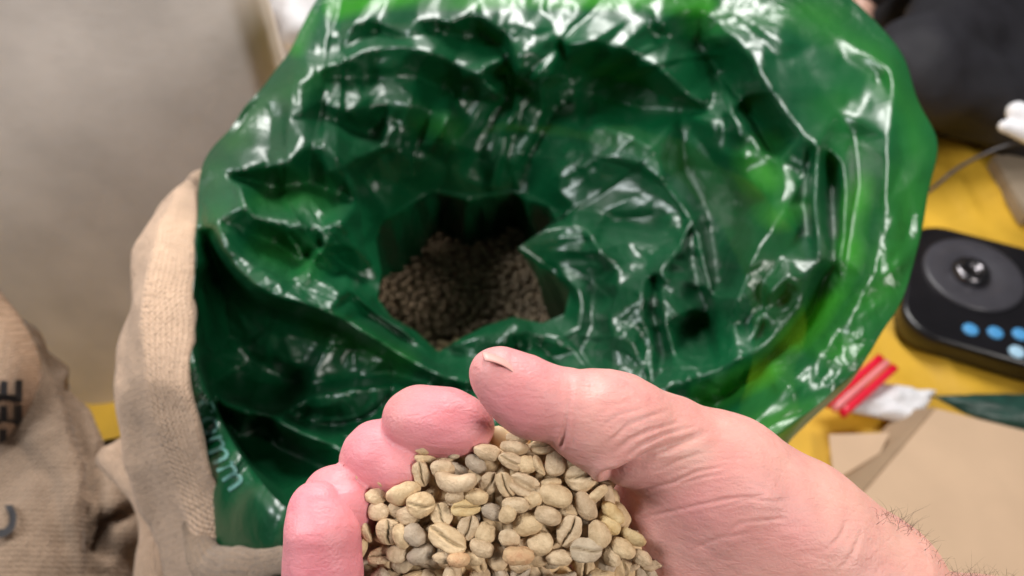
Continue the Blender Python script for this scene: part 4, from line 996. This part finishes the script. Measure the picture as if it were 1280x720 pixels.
# white paper with red clip
p4 = [PZ(1012, 508, .03), PZ(1095, 488, .05), PZ(1160, 500, .05), PZ(1128, 536, .03)]
o = pillow('white_paper', [PZ(1008,510,.03), PZ(1092,487,.03), PZ(1164,497,.03), PZ(1140,537,.03)], .03, .03, M_white, loc=tuple(PZ(1085, 512, .02)), seed=7, wr=.5)
tag(o, 'crumpled white paper packet under the red clip', 'paper')
rd = empty('bag_clip', PZ(1075, 480, .06)); tag(rd, 'red plastic strip with painted pink highlight on the white paper', 'clip')
def bar(name, p, q, w, matl, zz0, zz1, th=.012):
    p = PZ(*p, zz0); q = PZ(*q, zz1); t = (q-p)/np.linalg.norm(q-p); s = np.cross(t, [0, 0, 1]); s /= np.linalg.norm(s); u = np.cross(s, t); V = []; k = 8
    prof = [(math.cos(a), math.sin(a)) for a in np.linspace(0, 2*math.pi, 16, endpoint=False)]
    prof = [(np.sign(x)*abs(x)**.4, np.sign(y)*abs(y)**.4) for x, y in prof]
    for i in range(k+1):
        c = p*(1-i/k)+q*i/k
        for x, y in prof: V.append(c+s*x*w/2+u*y*th/2)
    return mesh(name, V, grid_faces(k+1, 16, True).tolist()+[list(range(16))[::-1], list(range(k*16, k*16+16))], matl, rd)
bar('strip', (1032, 506), (1101, 447), .0145, M_red, .075, .085)
bar('strip', (1052, 518), (1118, 459), .0145, M_red, .073, .083)
bar('middle_highlight', (1042, 512), (1109, 453), .010, M_pink, .078, .088, .013)  # highlight on the red strip, built as a pink bar

# cable, plug, tan box corner, white bag
cpts = [P(1120,262,1.5), P(1160,240,1.6), P(1195,212,1.62), P(1232,192,1.62), P(1268,180,1.6), P(1320,176,1.58)]
sp = spline(np.array(cpts), 40)
tag(tube('power_cable', sp, .0035, M_wire, loc=tuple(P(1232, 192, 1.62))), 'thin dark cable crossing the yellow cloth towards the white plug', 'cable')
pg = empty('white_plug', P(1275, 160, 1.55)); tag(pg, 'white plug and coiled cord at the right edge above the cable', 'plug')
def blob(name, segs, k, matl, parent, h, pad=.03, dn=.002, ns=30, f=None):
    ff = f or (lambda p: __import__('functools').reduce(lambda a, b: smin(a, b, k), [seg(p, *s) for s in segs]))
    lo = np.min([np.minimum(s[0]-s[2], s[1]-s[3]) for s in segs], 0)-pad; hi = np.max([np.maximum(s[0]+s[2], s[1]+s[3]) for s in segs], 0)+pad
    V, F = surface_nets(ff, lo, hi, h); V, N_ = project(V, ff, 2); V = V+N_*(dn*nz(V, ns, 3, 3))[:, None]
    return mesh(name, V, F, matl, parent)
blob('plug_body', [(P(1272,140,1.55), P(1300,160,1.55), .020, .030), (P(1256,158,1.55), P(1290,168,1.55), .012, .020)], .014, M_white, pg, .005)
tube('cord', spline(np.array([P(1296,150,1.55), P(1330,140,1.55), P(1370,160,1.6), P(1400,200,1.65)]), 20), .006, M_white, pg)
q4 = [PZ(1240,196,.05), PZ(1330,190,.05), PZ(1380,260,.05), PZ(1282,270,.05)]
bo = empty('tan_box', np.mean(q4, 0)*np.array([1, 1, 0])+np.array([0, 0, .02])); tag(bo, 'small tan box at the right edge beside the plug', 'box')
quad_slab('box_body', q4, .02, .05, M_tan, bo); quad_slab('lid', [q*.985+np.mean(q4, 0)*.015 for q in q4], .051, .056, M_tan, bo)
wb = empty('white_bag', P(362, 40, 1.25)*np.array([1, 1, 0])+np.array([0, 0, .02])); tag(wb, 'white plastic bag standing behind the wall edge at upper left', 'bag')
blob('bag_film', [(P(362,8,1.22), P(368,40,1.2), .045, .030), (P(380,-40,1.3), P(390,20,1.25), .07, .04), (P(390,-30,1.4), P(400,60,1.5), .12, .12), (P(400,60,1.5), P(405,180,1.55), .12, .11)], .03, M_white, wb, .012, dn=.012, ns=18)

# ------------------------------------------------------------------ seated person in black behind the cooker
pe = empty('person', PZ(1330, 120, .02)); tag(pe, 'person seated in black trousers and jacket on the yellow cloth', 'person')
def W_(x, y, z): return np.array([x, y, z], float)
hipc = W_(1.55, 2.25, .16)
kneeL = PZ(1150, 90, .22); kneeR = hipc+W_(.45, -.35, .1); ankL = PZ(1310, 165, .09); ankR = W_(1.25, 1.72, .08)
segs = [(hipc, hipc+W_(0, .02, .22), .17, .16), (hipc+W_(0, .02, .22), hipc+W_(0, -.02, .50), .16, .17), (hipc+W_(-.16, -.02, .52), hipc+W_(.16, -.02, .52), .09, .09),
        (hipc+W_(-.08, -.05, 0), kneeL, .13, .105), (kneeL, ankL, .10, .075), (hipc+W_(.08, -.05, 0), kneeR, .13, .10), (kneeR, ankR, .09, .07),
        (PZ(1220, 70, .16), PZ(1290, 110, .12), .12, .11), (PZ(1190, 135, .08), PZ(1330, 170, .07), .07, .07), (PZ(1130, 20, .12), PZ(1250, -20, .2), .10, .13)]
elbL = hipc+W_(-.36, -.10, .26); wrL = PZ(1088, -12, .27)
segs += [(hipc+W_(-.18, -.02, .50), elbL, .07, .055), (elbL, wrL, .055, .04), (hipc+W_(.18, -.02, .50), hipc+W_(.36, -.15, .24), .07, .055), (hipc+W_(.36, -.15, .24), hipc+W_(.2, -.4, .2), .055, .04)]
blob('clothing', segs, .05, M_black, pe, .022, pad=.06, dn=.022, ns=7)
hd = hipc+W_(0, -.04, .86)
def head_f(p):
    d = seg(p, hd+W_(0, .01, .04), hd+W_(0, -.02, -.05), .085, .062)
    d = smin(d, seg(p, hd+W_(0, .02, -.06), hd+W_(0, .02, -.27), .052, .058), .02)
    d = smin(d, seg(p, hd+W_(0, -.085, .005), hd+W_(0, -.10, -.022), .008, .013), .01)
    for s in (-1, 1): d = smin(d, seg(p, hd+W_(s*.085, .01, .01), hd+W_(s*.083, .01, -.02), .012, .008), .006)
    d = -smin(-d, seg(p, hd+W_(-.035, -.105, .012), hd+W_(.035, -.105, .012), .022, .022), .012)
    return d
HV0, HF0 = surface_nets(head_f, hd-np.array([.14, .16, .30]), hd+np.array([.14, .14, .17]), .009); mesh('head', HV0, HF0, M_skin2, pe)
blob('hair', [(hd+W_(0, .03, .05), hd+W_(0, .05, -.03), .093, .080)], .02, M_hair, pe, .009, dn=.006, ns=40)
for s in (-1, 1): blob('eye', [(hd+W_(s*.033, -.082, .012), hd+W_(s*.033, -.083, .012), .010, .010)], .01, M_black, pe, .004, dn=0, pad=.01)
def hand_at(c, t, sd):
    t = t/np.linalg.norm(t); s = np.cross(t, [0, 0, 1]); s /= np.linalg.norm(s)
    S = [(c-t*.03, c+t*.03, .026, .032), (c+t*.03-s*.022, c+t*.04+s*.022, .016, .016)]
    for k in range(4):
        b = c+t*.045+s*(k-1.5)*.019; S.append((b, b+t*(.035+.006*(k in (1, 2)))-W_(0, 0, .008), .0095, .009)); S.append((b+t*.038-W_(0, 0, .008), b+t*.062-W_(0, 0, .026), .009, .0075))
    S.append((c+s*.03*sd, c+t*.045+s*.048*sd, .013, .010))
    return blob('hand', S, .006, M_skin2, pe, .006, dn=.0008)
hand_at(PZ(1078, 8, .24), PZ(1072, 22, .22)-PZ(1088, -10, .26), 1)
hand_at(hipc+W_(.16, -.44, .19), W_(-.3, -.8, -.1), -1)

# beans that look alike in one spot are told apart by their order from the left
by_label = {}
for o in bpy.data.objects:
    if o.get('group') == 'coffee beans in the cupped hand': by_label.setdefault(o['label'], []).append(o)
ORD = ['leftmost', 'second from left', 'third from left', 'fourth from left', 'fifth from left', 'sixth from left', 'seventh from left', 'eighth from left', 'ninth from left', 'tenth from left', 'eleventh from left', 'twelfth from left']
for lb, os_ in by_label.items():
    if len(os_) < 2: continue
    os_.sort(key=lambda o: proj(np.array(o.matrix_world.translation)[None])[0][0])
    for o, w_ in zip(os_, ORD):
        lb2 = lb.replace('pale green', 'green').replace('in the hollow at the', 'at the').replace('at the bottom middle of the heap', 'at bottom middle of the heap').replace('with its smooth back showing', 'back up').replace('with its crease showing', 'crease up')
        o['label'] = lb2+', '+w_ if len((lb2+' '+w_).split()) <= 16 else lb2
for o in bpy.data.objects:
    if '_org' in o: del o['_org']
